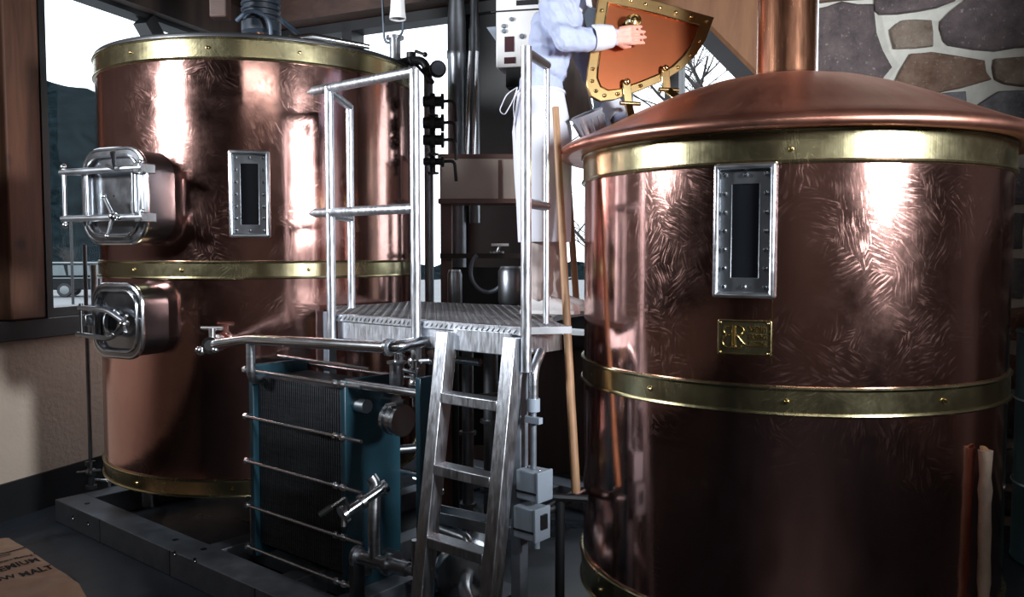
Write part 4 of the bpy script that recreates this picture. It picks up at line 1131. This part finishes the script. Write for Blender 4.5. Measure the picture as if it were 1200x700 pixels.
# cuffs, collar, apron, bow, shoes, hair
def cuff(a, b_, r0, r1):
    ax = (b_ - a).normalized(); L_ = (b_ - a).length
    return G().lathe([(r0 - .012, 0.0), (r0, .0), (r0 * 1.02, L_ * .4), (r1, L_), (r1 - .006, L_ + .001), (r0 - .012, L_ * .6)], 20, a, ax)
ax = (wrN - elN).normalized(); cuff(wrN - ax * .088, wrN + ax * .004, .058, .050).build('cuff', M['white'], man)
ax = (wrF - elF).normalized(); cuff(wrF - ax * .085, wrF + ax * .004, .055, .048).build('cuff', M['white'], man)
ax = (headc - neckb).normalized(); G().lathe([(.085, -.02), (.078, .01), (.068, .055), (.064, .056), (.066, .01), (.07, -.02)], 24, neckb, ax).build('collar', M['white'], man)
gl = G(); cpt = neckb + V((.06, -.05, -.0)); gl.add([cpt + V((-.01, -.03, .04)), cpt + V((.04, .02, .03)), cpt + V((.055, -.03, -.055)), cpt + V((.0, -.07, -.04)), cpt + V((-.01, -.02, .03)), cpt + V((.035, .03, .02)), cpt + V((.05, -.02, -.06)), cpt + V((.0, -.06, -.045))], [(0, 1, 2, 3), (7, 6, 5, 4), (0, 4, 5, 1), (1, 5, 6, 2), (2, 6, 7, 3), (3, 7, 4, 0)]); gl.build('collar_wing', M['white'], man)
def skirt():
    g = G(); n = 44; rows = 16; vs = []
    zt_, zb_ = waist.z - .02, at(636, 284, FY).z
    for layer in (0, 1):
        for j in range(rows + 1):
            t = j / rows; z = zt_ + (zb_ - zt_) * t
            c = waist.lerp(jt(637, 284, FY), t); rx = .112 + .036 * min(1, t * 4) - .026 * t; ry = .160 + .05 * min(1, t * 4) - .012 * t
            for i in range(n):
                a = 2 * PI * i / n
                fold = 1 + (.05 * math.sin(a * 7 + 2.3 * t) + .03 * math.sin(a * 13 + 1 + t * 3)) * min(1, t * 1.5)
                k = fold - layer * .025
                vs.append((c.x + rx * math.cos(a) * k, c.y + ry * math.sin(a) * k, z))
    fs = []
    m = (rows + 1) * n
    for j in range(rows):
        for i in range(n):
            l = (i + 1) % n
            fs.append((j * n + i, (j + 1) * n + i, (j + 1) * n + l, j * n + l)); fs.append((m + j * n + l, m + (j + 1) * n + l, m + (j + 1) * n + i, m + j * n + i))
    for i in range(n):
        l = (i + 1) % n; fs.append((i, l, m + l, m + i)); q = rows * n; fs.append((q + l, q + i, m + q + i, m + q + l))
    return g.add(vs, fs)
ap = skirt().build('apron', M['white'], man, smooth=70)
G().tube([(waist.x + .112 * math.cos(a * PI / 18), waist.y + .162 * math.sin(a * PI / 18), waist.z - .02) for a in range(36)], .008, 8, True).build('waistband', M['white'], ap)
bw = V((waist.x - .115, waist.y - .10, waist.z - .01))
def ribbon(pts, w):
    g = G(); pts = [V(p) for p in pts]; vs = []; s_ = V((0, 1, 0))
    for o_ in (0, .003):
        for p in pts: vs += [p + s_ * w / 2 + V((o_, 0, 0)), p - s_ * w / 2 + V((o_, 0, 0))]
    n = len(pts); fs = []
    for i in range(n - 1):
        fs.append((2 * i, 2 * i + 1, 2 * i + 3, 2 * i + 2)); fs.append((2 * n + 2 * i, 2 * n + 2 * i + 2, 2 * n + 2 * i + 3, 2 * n + 2 * i + 1))
        fs.append((2 * i, 2 * i + 2, 2 * n + 2 * i + 2, 2 * n + 2 * i)); fs.append((2 * i + 1, 2 * n + 2 * i + 1, 2 * n + 2 * i + 3, 2 * i + 3))
    return g.add(vs, fs)
ribbon(fillet([bw, bw + V((-.05, -.01, -.03)), bw + V((-.085, -.01, -.11)), bw + V((-.06, -.01, -.13)), bw + V((-.02, 0, -.06)), bw], .03), .025).build('apron_bow', M['white'], ap)
ribbon(fillet([bw, bw + V((-.02, .01, -.08)), bw + V((-.005, .01, -.25))], .03), .022).build('apron_tie', M['white'], ap)
for an, yaw in ((ankN, -.25), (ankF, .12)):
    f = V((math.cos(yaw), math.sin(yaw), 0)); s_ = V((-f.y, f.x, 0)); Mx = frame_mat(V((an.x, an.y, PZ + .002)), f, s_, Z)
    g = G(Mx); vs = []; sec = [(-.085, .030, .075), (-.06, .038, .10), (-.01, .042, .105), (.05, .046, .085), (.11, .050, .062), (.16, .046, .05), (.185, .028, .038)]
    n = 14
    for x, w, h_ in sec:
        for i in range(n):
            a = 2 * PI * i / n; vs.append((x, w * math.cos(a), max(.012, h_ / 2 + h_ / 2 * math.sin(a))))
    fs = [(i * n + k, i * n + (k + 1) % n, (i + 1) * n + (k + 1) % n, (i + 1) * n + k) for i in range(len(sec) - 1) for k in range(n)] + [tuple(range(n - 1, -1, -1)), tuple((len(sec) - 1) * n + k for k in range(n))]
    sh = g.add(vs, fs).build('shoe', M['shoe'], man, smooth=70)
    G(Mx).prism([(-.09, -.03), (-.06, -.044), (.05, -.05), (.12, -.055), (.17, -.045), (.192, 0), (.17, .045), (.12, .055), (.05, .05), (-.06, .044), (-.09, .03)], 0, .016).build('sole', M['panel'], sh)
    for k in range(3): G(Mx).tube([(.03 + k * .025, -.03, .088 - k * .012), (.035 + k * .025, .03, .088 - k * .012)], .004, 6).build('lace', M['white'], sh)
g = G(); vs = []
g.ball(headc + V((-.022, 0, .028)), 1, 20, 14, (.097, .084, .108)); g.build('hair', M['hair'], man)
for s_ in (-1, 1):
    e = G().ball(headc + V((.083, s_ * .032, .008)), .012, 10, 8).build('eye', M['panel'], man)
    G().ball(headc + V((.092, s_ * .032, .008)), .005, 8, 6).build('pupil', M['black'], e)

# ribbed plastic scoop jug resting at the edge of the dome
jp = at(694, 152, 3.93)
jg = thing('measuring_jug', jp - Z * .09, 'ribbed grey plastic jug tilted at the left edge of the dome', 'jug')
axj = V((-.35, -.2, .9)).normalized()
G().lathe([(.045, -.08), (.05, -.085), (.075, .07), (.08, .08), (.074, .08), (.046, -.07), (.001, -.07)], 28, jp, axj).build('jug_wall', M['jug'], jg)
for i in range(14):
    a = 2 * PI * i / 14; u = axj.orthogonal().normalized(); w_ = axj.cross(u); d_ = u * math.cos(a) + w_ * math.sin(a)
    G().tube([jp - axj * .07 + d_ * .052, jp + axj * .055 + d_ * .074], .004, 6).build('rib', M['jug'], jg)

# ------------------------------------------------------------------ mash paddle, reflection stick, drum
a, b_ = at(651, 126, 3.60), at(675, 578, 3.30)
tag(G().tube([a, a.lerp(b_, .5), b_], [.0145, .0165, .0185], 12).build('wooden_pole', M['paddle']), 'long wooden pole leaning between the platform and the right kettle', 'pole')
rest = thing('pole_rest', b_ - Z * .03, 'dark bracket carrying the foot of the long wooden pole', 'bracket')
G().tube([b_ + V((-.09, .05, -.03)), b_ + V((.05, .02, -.03))], .016, 8).build('bar', M['dsteel'], rest)
G().cyl((b_.x - .06, b_.y + .06, 0), (b_.x - .06, b_.y + .06, b_.z - .03), .02, 10).build('stand', M['black'], rest)
# second shaft farther back
a, b_ = at(664, 185, 4.3), at(676, 372, 4.25)
tag(G().tube([a, V((b_.x, b_.y, PZ))], .017, 10).build('broom_handle', M['paddle']), 'shorter wooden handle standing on the deck behind the long pole', 'handle')

p, n = on_kettle(CR, RR + .05, 1156, 690)  # solid stick stands in for a pale reflection on the copper
stk = thing('reflection_stick', V((p.x, p.y, 0)), 'pale stick with slanting cut top, modelled in place of a reflection in the right kettle', 'stick')
pt_, nt_ = on_kettle(CR, RR + .03, 1155, 528)
a = V((p.x, p.y, 0)); b_ = pt_
pts = [a.lerp(b_, i / 22) for i in range(23)]
rs_ = [.021 + .0022 * math.sin(i * 2.1) + .0015 * math.sin(i * 3.7 + 1) for i in range(23)]
G().tube(pts, rs_, 14).build('shaft', M['stick'], stk)
G().lathe([(.001, .004), (.016, .003), (.021, -.004)], 14, b_, (b_ - a).normalized() + nt_ * 1.2).build('cut_end', M['paddle'], stk)

dq = at(1240, 520, 4.45)
dr = thing('steel_drum', V((dq.x + .14, 4.5, 0)), 'dark teal drum partly hidden behind the right kettle', 'drum')
c = V((dq.x + .14, 4.5, 0))
G().lathe([(.001, .0), (.29, .0), (.305, .015), (.30, .04), (.30, .42), (.308, .44), (.30, .46), (.30, .88), (.308, .9), (.30, .92), (.30, 1.25), (.31, 1.265), (.30, 1.28), (.28, 1.27), (.001, 1.265)], 48, c).build('shell', M['teal'], dr)
for z in (.44, .9): G().tube([(c.x + .306 * math.cos(t * PI / 24), c.y + .306 * math.sin(t * PI / 24), z) for t in range(48)], .006, 6, True).build('hoop', M['satin'], dr)
bgk = thing('black_bag', c + Z * 1.282, 'black bundle lying on top of the teal drum at the right edge', 'bag')
g = G(); g.ball(c + Z * 1.40, 1, 24, 14, (.27, .24, .125))
for i, q in enumerate(g.v): g.v[i] = q + (q - (c + Z * 1.40)) * (.12 * noise.noise(q * 7)); g.v[i].z = max(g.v[i].z, 1.284)
g.build('sack', M['rubber'], bgk); G().tube(fillet([c + V((-.08, 0, 1.5)), c + V((-.05, 0, 1.6)), c + V((.05, 0, 1.6)), c + V((.08, 0, 1.5))], .04), .012, 8).build('loop', M['rubber'], bgk)

# ------------------------------------------------------------------ malt sack in the foreground
bz = .20
C1, C2 = atz(14, 627, bz), atz(112, 690, bz)
bv_ = (C2 - C1); bv_.z = 0; BL = bv_.length; bv_.normalize(); bu = V((bv_.y, -bv_.x, 0))
if bu.x < 0: bu = -bu
sack = thing('malt_sack', V(((C1.x + C2.x) / 2, (C1.y + C2.y) / 2, 0)) - bu * .25, 'brown kraft paper malt sack lying on the floor at the lower left', 'sack')
BW = .46
def sack_top(u, v_):                               # u: 0 right edge .. 1 left edge, v: 0 far end .. 1 near end
    eu = min(u, 1 - u); ev = min(v_ + .12, 1.06 - v_)
    prof = min(1, (max(0, eu) / .07)) ** .4 * min(1, max(0, ev) / .16) ** .5
    return .06 + (bz - .05) * prof
def sack_pt(u, v_, top=True):
    z = sack_top(u, v_); w = noise.noise(V((u * 4, v_ * 5, 2))) * .008 + noise.noise(V((u * 14, v_ * 11, 5))) * (.002 + .016 * max(0, v_ - .8) * 5)
    p = C1 + bv_ * BL * v_ - bu * BW * u
    return V((p.x, p.y, z + w if top else .004))
g = G(); nu, nv = 30, 44; vs = []
for top in (True, False):
    for j in range(nv + 1):
        for i in range(nu + 1): vs.append(sack_pt(i / nu, -.08 + 1.14 * j / nv, top))
m = (nu + 1) * (nv + 1); fs = []
for j in range(nv):
    for i in range(nu):
        q = j * (nu + 1) + i; fs.append((q, q + 1, q + nu + 2, q + nu + 1)); fs.append((m + q + nu + 1, m + q + nu + 2, m + q + 1, m + q))
bord = [i for i in range(nu + 1)] + [j * (nu + 1) + nu for j in range(1, nv + 1)] + [nv * (nu + 1) + i for i in range(nu - 1, -1, -1)] + [j * (nu + 1) for j in range(nv - 1, 0, -1)]
for a, b_ in zip(bord, bord[1:] + bord[:1]): fs.append((b_, a, m + a, m + b_))
g.add(vs, fs)
nrm_flip = (g.v[1] - g.v[0]).cross(g.v[nu + 1] - g.v[0]).z
if nrm_flip < 0: g.f = [f[::-1] for f in g.f]
g.build('paper', M['kraft'], sack, smooth=60)
def print_on(body, size, uc, vc, width=None, geo=None):
    vs_, fs_ = geo if geo else text_geo(body, size, 'RIGHT', 0, 1.05, size * .035)
    k = 1
    if width: k = width / (max(p.x for p in vs_) - min(p.x for p in vs_))
    out = []
    for p in vs_:                                  # text x runs towards the right edge, text y towards the far end
        u = uc - p.x * k / BW; v_ = vc - p.y * (1.6 if not geo else 1) / BL
        q = sack_pt(u, v_); q.z += .0025; out.append(q)
    # subdivide for a close fit is not needed: letters are small next to the sack's curves
    return G().add(out, fs_).build('print', M['ink'], sack, smooth=0)
def sack_uv(px, py):
    p = atz(px, py, bz) - C1; return -p.dot(bu) / BW, p.dot(bv_) / BL
u1, v1 = sack_uv(46, 659); print_on('PREMIUM', .056, u1, v1)
u2, v2 = sack_uv(62, 667); print_on('TWO ROW MALT', .054, u2, v2)
u3, v3 = sack_uv(50, 650); print_on('Great Western Malting Co.', .026, u3, v3)
ua, va = sack_uv(36, 643)
for k, (du, dv, ln, th) in enumerate(((.0, -.0, .22, .016), (.22, .03, .12, .012), (.24, .055, .12, .006))):
    geo = ([V((-x, y, 0)) for y in (-th / 2, th / 2) for x in [ln * i / 8 for i in range(9)]], [(i, i + 1, 10 + i, 9 + i) for i in range(8)])
    print_on('', 0, ua + du, va + dv, geo=geo)

# ------------------------------------------------------------------ above the left kettle
ag = thing('agitator_motor', CL + Z * 2.93, 'blue-grey agitator gear motor on top of the left kettle', 'motor')
mt = at(289, 4, CL.y)
G().cyl(CL + Z * 2.925, CL + Z * 3.06, .035, 16).build('shaft', M['chimney'], ag)
G().cyl(CL + Z * 2.925, CL + Z * 2.955, .12, 24).build('flange', M['dsteel'], ag)
G().lathe([(.02, 3.05), (.10, 3.05), (.12, 3.07), (.12, 3.13), (.105, 3.14), (.105, 3.52), (.08, 3.55), (.002, 3.55)], 28, CL).build('housing', M['motor'], ag)
for i in range(9):
    G().lathe([(.10, 3.16 + i * .036), (.122, 3.163 + i * .036), (.122, 3.172 + i * .036), (.10, 3.175 + i * .036)], 28, CL).build('fin', M['motor'], ag)
G().tube(fillet([CL + V((-.12, -.1, 3.12)), CL + V((-.02, -.17, 3.17)), CL + V((.10, -.16, 3.12)), CL + V((.11, -.16, 2.90))], .07, 6), .012, 8).build('cable', M['cable'], ag)
hb = at(258, 0, 5.0)
tag(G().bar(V((hb.x, hb.y, hb.z - .11)), V((hb.x, hb.y, 4.04)), .10, .10, V((0, 1, 0))).build('hanging_timber', M['timberh'], bevel=.01), 'short squared timber end hanging from the ceiling above the left kettle', 'timber')
tag(G().tube(fillet([at(312, 8, 5.6), at(345, 36, 5.6), at(352, 44, 5.55)], .1), .016, 8).build('cable_loop', M['cable']), 'dark cable sagging behind the rim of the left kettle', 'cable')
lc = at(466, 6, 5.2)
lamp = thing('spot_lamp', lc, 'white cylindrical ceiling spot lamp above the platform', 'lamp')
G().lathe([(.001, .26), (.05, .25), (.055, .2), (.042, .02), (.046, -.04), (.052, -.085), (.047, -.085), (.038, -.03), (.001, .0)], 28, lc).build('lamp_shade', M['shade'], lamp)
G().cyl(lc + Z * .25, V((lc.x, lc.y, 4.05)), .010, 8).build('stem', M['dsteel'], lamp)
G().tube(fillet([V((lc.x + .02, lc.y + .1, lc.z - .05)), V((lc.x + .02, lc.y + .1, lc.z - .15)), V((lc.x - .1, lc.y + .12, lc.z - .22)), V((lc.x - .12, lc.y + .12, lc.z + .3))], .08), .008, 6).build('cord', M['cable'], lamp)

# ------------------------------------------------------------------ valve tree between left kettle and back window
vt = thing('valve_tree', V((at(507, 300, 5.2).x, 5.2, 0)), 'tall dark column of valves with a round gauge beside the platform post', 'valves')
x0 = at(502, 100, 5.2).x
G().tube([(x0, 5.2, 0.0), (x0, 5.2, at(0, 92, 5.2).z)], .028, 12).build('column', M['dsteel'], vt)
for py, r_ in ((120, .05), (145, .055), (165, .05), (190, .035)):
    z = at(0, py, 5.2).z; c_ = V((x0 + .03, 5.17, z))
    g = G(); g.cyl(c_ - V((.06, 0, 0)), c_ + V((.06, 0, 0)), r_ * .62, 14); g.cyl(c_ - V((.012, 0, 0)), c_ + V((.012, 0, 0)), r_, 16); g.cyl(c_ + V((.05, 0, 0)), c_ + V((.066, 0, 0)), r_ * .95, 14); g.build('valve_body', M['black'], vt)
    g = G(); g.cyl(c_, c_ - Z * (r_ + .03), .014, 10); g.cyl(c_ - Z * (r_ + .03), c_ - Z * (r_ + .042), .034, 14); g.build('bonnet', M['black'], vt)
    G().tube(fillet([c_ + V((.05, 0, 0)), c_ + V((.13, 0, .005)), c_ + V((.14, 0, -.12))], .03), .010, 8).build('outlet', M['black'], vt)
gc = at(513, 81, 5.1)
gg = G().lathe([(.001, -.03), (.045, -.03), (.05, -.02), (.05, .015), (.043, .02), (.001, .018)], 24, gc, V((.25, -1, 0))).build('gauge', M['black'], vt)
G().lathe([(.001, .022), (.040, .022)], 24, gc, V((.25, -1, 0))).build('gauge_dial', M['gal'], gg)
G().tube(fillet([gc, gc + V((-.06, .04, -.02)), (x0, 5.2, gc.z - .08)], .03), .014, 8).build('gauge_stem', M['black'], vt)
for px, py, qx, qy in ((487, 60, 498, 64), (488, 76, 506, 96), (480, 68, 486, 84)):
    l_ = G(); l_.tube([at(px, py, 5.1), at(qx, qy, 5.05)], [.010, .008], 8); l_.ball(at(qx, qy, 5.05), .016); l_.build('lever', M['black'], vt)
G().tube(fillet([(x0, 5.2, at(0, 92, 5.2).z), (x0 - .02, 5.2, at(0, 70, 5.2).z), (x0 - .14, 5.2, at(0, 72, 5.2).z), (x0 - .18, 5.15, 2.835)], .06), .026, 10).build('bend', M['black'], vt)
fl2 = thing('spray_inlet', V((at(463, 70, 5.3).x, 5.3, 2.83)), 'clamped pipe inlet standing on the far rim of the left kettle', 'pipe fitting')
c = V((at(463, 70, 5.3).x, 5.3, 2.84)); g = G(); g.cyl(c - Z * .01, c + Z * .20, .035, 14); tri_clamp(g, c + Z * .19, Z, .038); tri_clamp(g, c + Z * .05, Z, .038); g.build('pipe', M['satin'], fl2)
G().cyl(c + V((.10, 0, -.02)), c + V((.10, 0, .10)), .03, 12).build('valve', M['black'], fl2)

# ------------------------------------------------------------------ dark equipment at the back of the platform
sp = thing('exhaust_stack', V((at(536, 300, 5.75).x, 5.75, 0)), 'tall dark polished exhaust stack in front of the back window', 'pipe')
cx_ = at(536, 300, 5.75).x
G().lathe([(.062, 1.0), (.062, 3.0), (.066, 3.01), (.066, 3.05), (.062, 3.06), (.062, 3.25), (.05, 3.4), (.05, 4.04)], 32, (cx_, 5.75, 0)).build('stack', M['dsteel'], sp)
G().lathe([(.035, 1.9), (.035, 3.2), (.028, 3.22), (.028, 4.04)], 20, (cx_ + .12, 5.75, 0)).build('side_tube', M['dsteel'], sp)
G().cyl((cx_, 5.75, 0), (cx_, 5.75, 1.0), .05, 16).build('base', M['black'], sp)
for px in (551, 559):
    a, b_ = at(px, 60, 5.6), at(px - 5, 185, 5.6); tag(G().tube([a, V((b_.x, b_.y, 2.25))], .012, 8).build('steel_rod', M['steel']), 'left one of two bright rods beside the exhaust stack' if px == 551 else 'right one of two bright rods beside the exhaust stack', 'rod')
cab = thing('control_panel', at(606, 30, 5.4), 'white control panel with knobs and a dark display behind the person', 'control panel')
pc_ = at(612, 20, 5.4); xr = V((.98, -.2, 0)); nr = V((-.2, -.98, 0))
def cp(px, py, o_=0): return at(px, py, 5.4 - .2 * (at(px, py, 5.4).x - pc_.x)) + nr * o_
tlq, brq = cp(581, -30), cp(655, 76)
wd = (brq - tlq).dot(xr); hd_ = tlq.z - brq.z; cc = V(((tlq + brq) / 2)); cc.z = (tlq.z + brq.z) / 2
G().obox(cc - nr * .11, xr * wd / 2, nr * .11, Z * hd_ / 2).build('housing', M['panel'], cab, bevel=.008)
G().obox(cp(612, 12, .003) , xr * wd / 2, nr * .002, Z * .005).build('door_gap', M['black'], cab)
for px, py, r_ in ((600, 23, .013), (591, 31, .014), (591, 37, .014), (612, 43, .016)):
    k_ = G().lathe([(r_, 0), (r_, .014), (r_ * .7, .02), (.001, .02)], 16, cp(px, py, .0), nr).build('knob', M['gal'], cab)
G().obox(cp(597, 52, .003), xr * .03, nr * .003, Z * .048).build('display', M['display'], cab)
G().obox(cp(597.5, 71, .003), xr * .036, nr * .003, Z * .020).build('display', M['display'], cab)
G().obox(cp(618, 3, .003), xr * .07, nr * .003, Z * .016).build('slot', M['black'], cab)
G().add([cp(570, 32), cp(581, 31), cp(581, 48), cp(570, 32, -.1), cp(581, 31, -.1), cp(581, 48, -.1)], [(0, 2, 1), (3, 4, 5), (0, 1, 4, 3), (1, 2, 5, 4), (2, 0, 3, 5)]).build('side_bracket', M['gal'], cab)
G().obox(V((cc.x, cc.y, (tlq.z + 4.05) / 2)) - nr * .12, xr * .05, nr * .04, Z * ((4.05 - tlq.z) / 2)).build('hanger', M['black'], cab)
G().obox(V((cc.x, cc.y, brq.z - .06)) - nr * .10, xr * wd * .36, nr * .06, Z * .058).build('cable_box', M['black'], cab)
# brown cabinet with a cream lacquered header
hc = thing('service_counter', V((at(560, 300, 5.3).x, 5.3, 0)), 'brown framed service counter with cream header board behind the platform', 'counter')
def hp(px, py, o_=0): return at(px, py, 5.45 - o_)
a, b_ = hp(517, 186), hp(625, 237)
G().obox((a + b_) / 2, V(((b_.x - a.x) / 2, 0, 0)), V((0, .12, 0)), V((0, 0, (a.z - b_.z) / 2))).build('header_board', M['cream'], hc, bevel=.006)
for z in (a.z, b_.z): G().obox(V(((a.x + b_.x) / 2, 5.45 - .005, z)), V(((b_.x - a.x) / 2 + .01, 0, 0)), V((0, .13, 0)), V((0, 0, .014))).build('moulding', M['brownp'], hc)
for px in (523, 622):
    x = hp(px, 200).x; G().obox(V((x, 5.45, b_.z / 2)), V((.035, 0, 0)), V((0, .05, 0)), V((0, 0, b_.z / 2))).build('post', M['brownp'], hc)
G().obox(hp(586, 212, .122), V((.012, 0, 0)), V((0, .004, 0)), V((0, 0, .13))).build('batten', M['brownp'], hc)
z = hp(560, 300).z; G().obox(V(((a.x + b_.x) / 2, 5.47, z)), V(((b_.x - a.x) / 2, 0, 0)), V((0, .14, 0)), V((0, 0, .015))).build('counter_top', M['darkwood'], hc)
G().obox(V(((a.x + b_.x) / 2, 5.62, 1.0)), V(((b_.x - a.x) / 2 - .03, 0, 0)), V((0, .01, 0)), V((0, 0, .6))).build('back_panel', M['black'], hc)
# small things on and under the counter
tb = thing('lab_stand', hp(588, 296), 'small T-shaped bright lab stand on the service counter', 'stand')
c = hp(586, 287, .1); g = G(); g.obox(c, V((.055, 0, 0)), V((0, .03, 0)), V((0, 0, .008))); g.build('top', M['panel'], tb); G().cyl(c, V((c.x - .02, c.y, z + .016)), .010, 8).build('stem', M['satin'], tb)
G().cyl(V((c.x - .02, c.y, z + .016)), V((c.x - .02, c.y, z + .03)), .045, 14).build('base', M['dsteel'], tb)
ho = thing('coiled_hose', hp(565, 345), 'pale grey hose hanging in a loop under the service counter', 'hose')
c = hp(572, 318, .16); G().tube([c + V((.11 * math.cos(t * PI / 14), -.02, .13 * math.sin(t * PI / 14))) for t in range(10, 26)], .013, 8).build('hose', M['gal'], ho)
for i, (px, py, lb) in enumerate(((533, 322, 'small steel canister with bright lid on the deck edge, left of the hose'), (600, 318, 'dark keg with bright valve standing behind the person'))):
    c = at(px, py, 5.15); t = thing(('steel_canister', 'beer_keg')[i], V((c.x, c.y, PZ - .15)), lb, ('canister', 'keg')[i])
    r_ = .045 if i == 0 else .085
    G().lathe([(.001, -.2), (r_ * .9, -.2), (r_, -.18), (r_, .0), (r_ * .85, .02), (.001, .022)], 24, c).build('body', M['dsteel'], t)
    G().lathe([(.001, .032), (r_ * .8, .03), (r_ * .86, .02)], 24, c).build('lid', M['satin'], t)
    G().cyl(V((c.x, c.y, 0)), c - Z * .2, r_ * .5, 10).build('stand', M['black'], t)
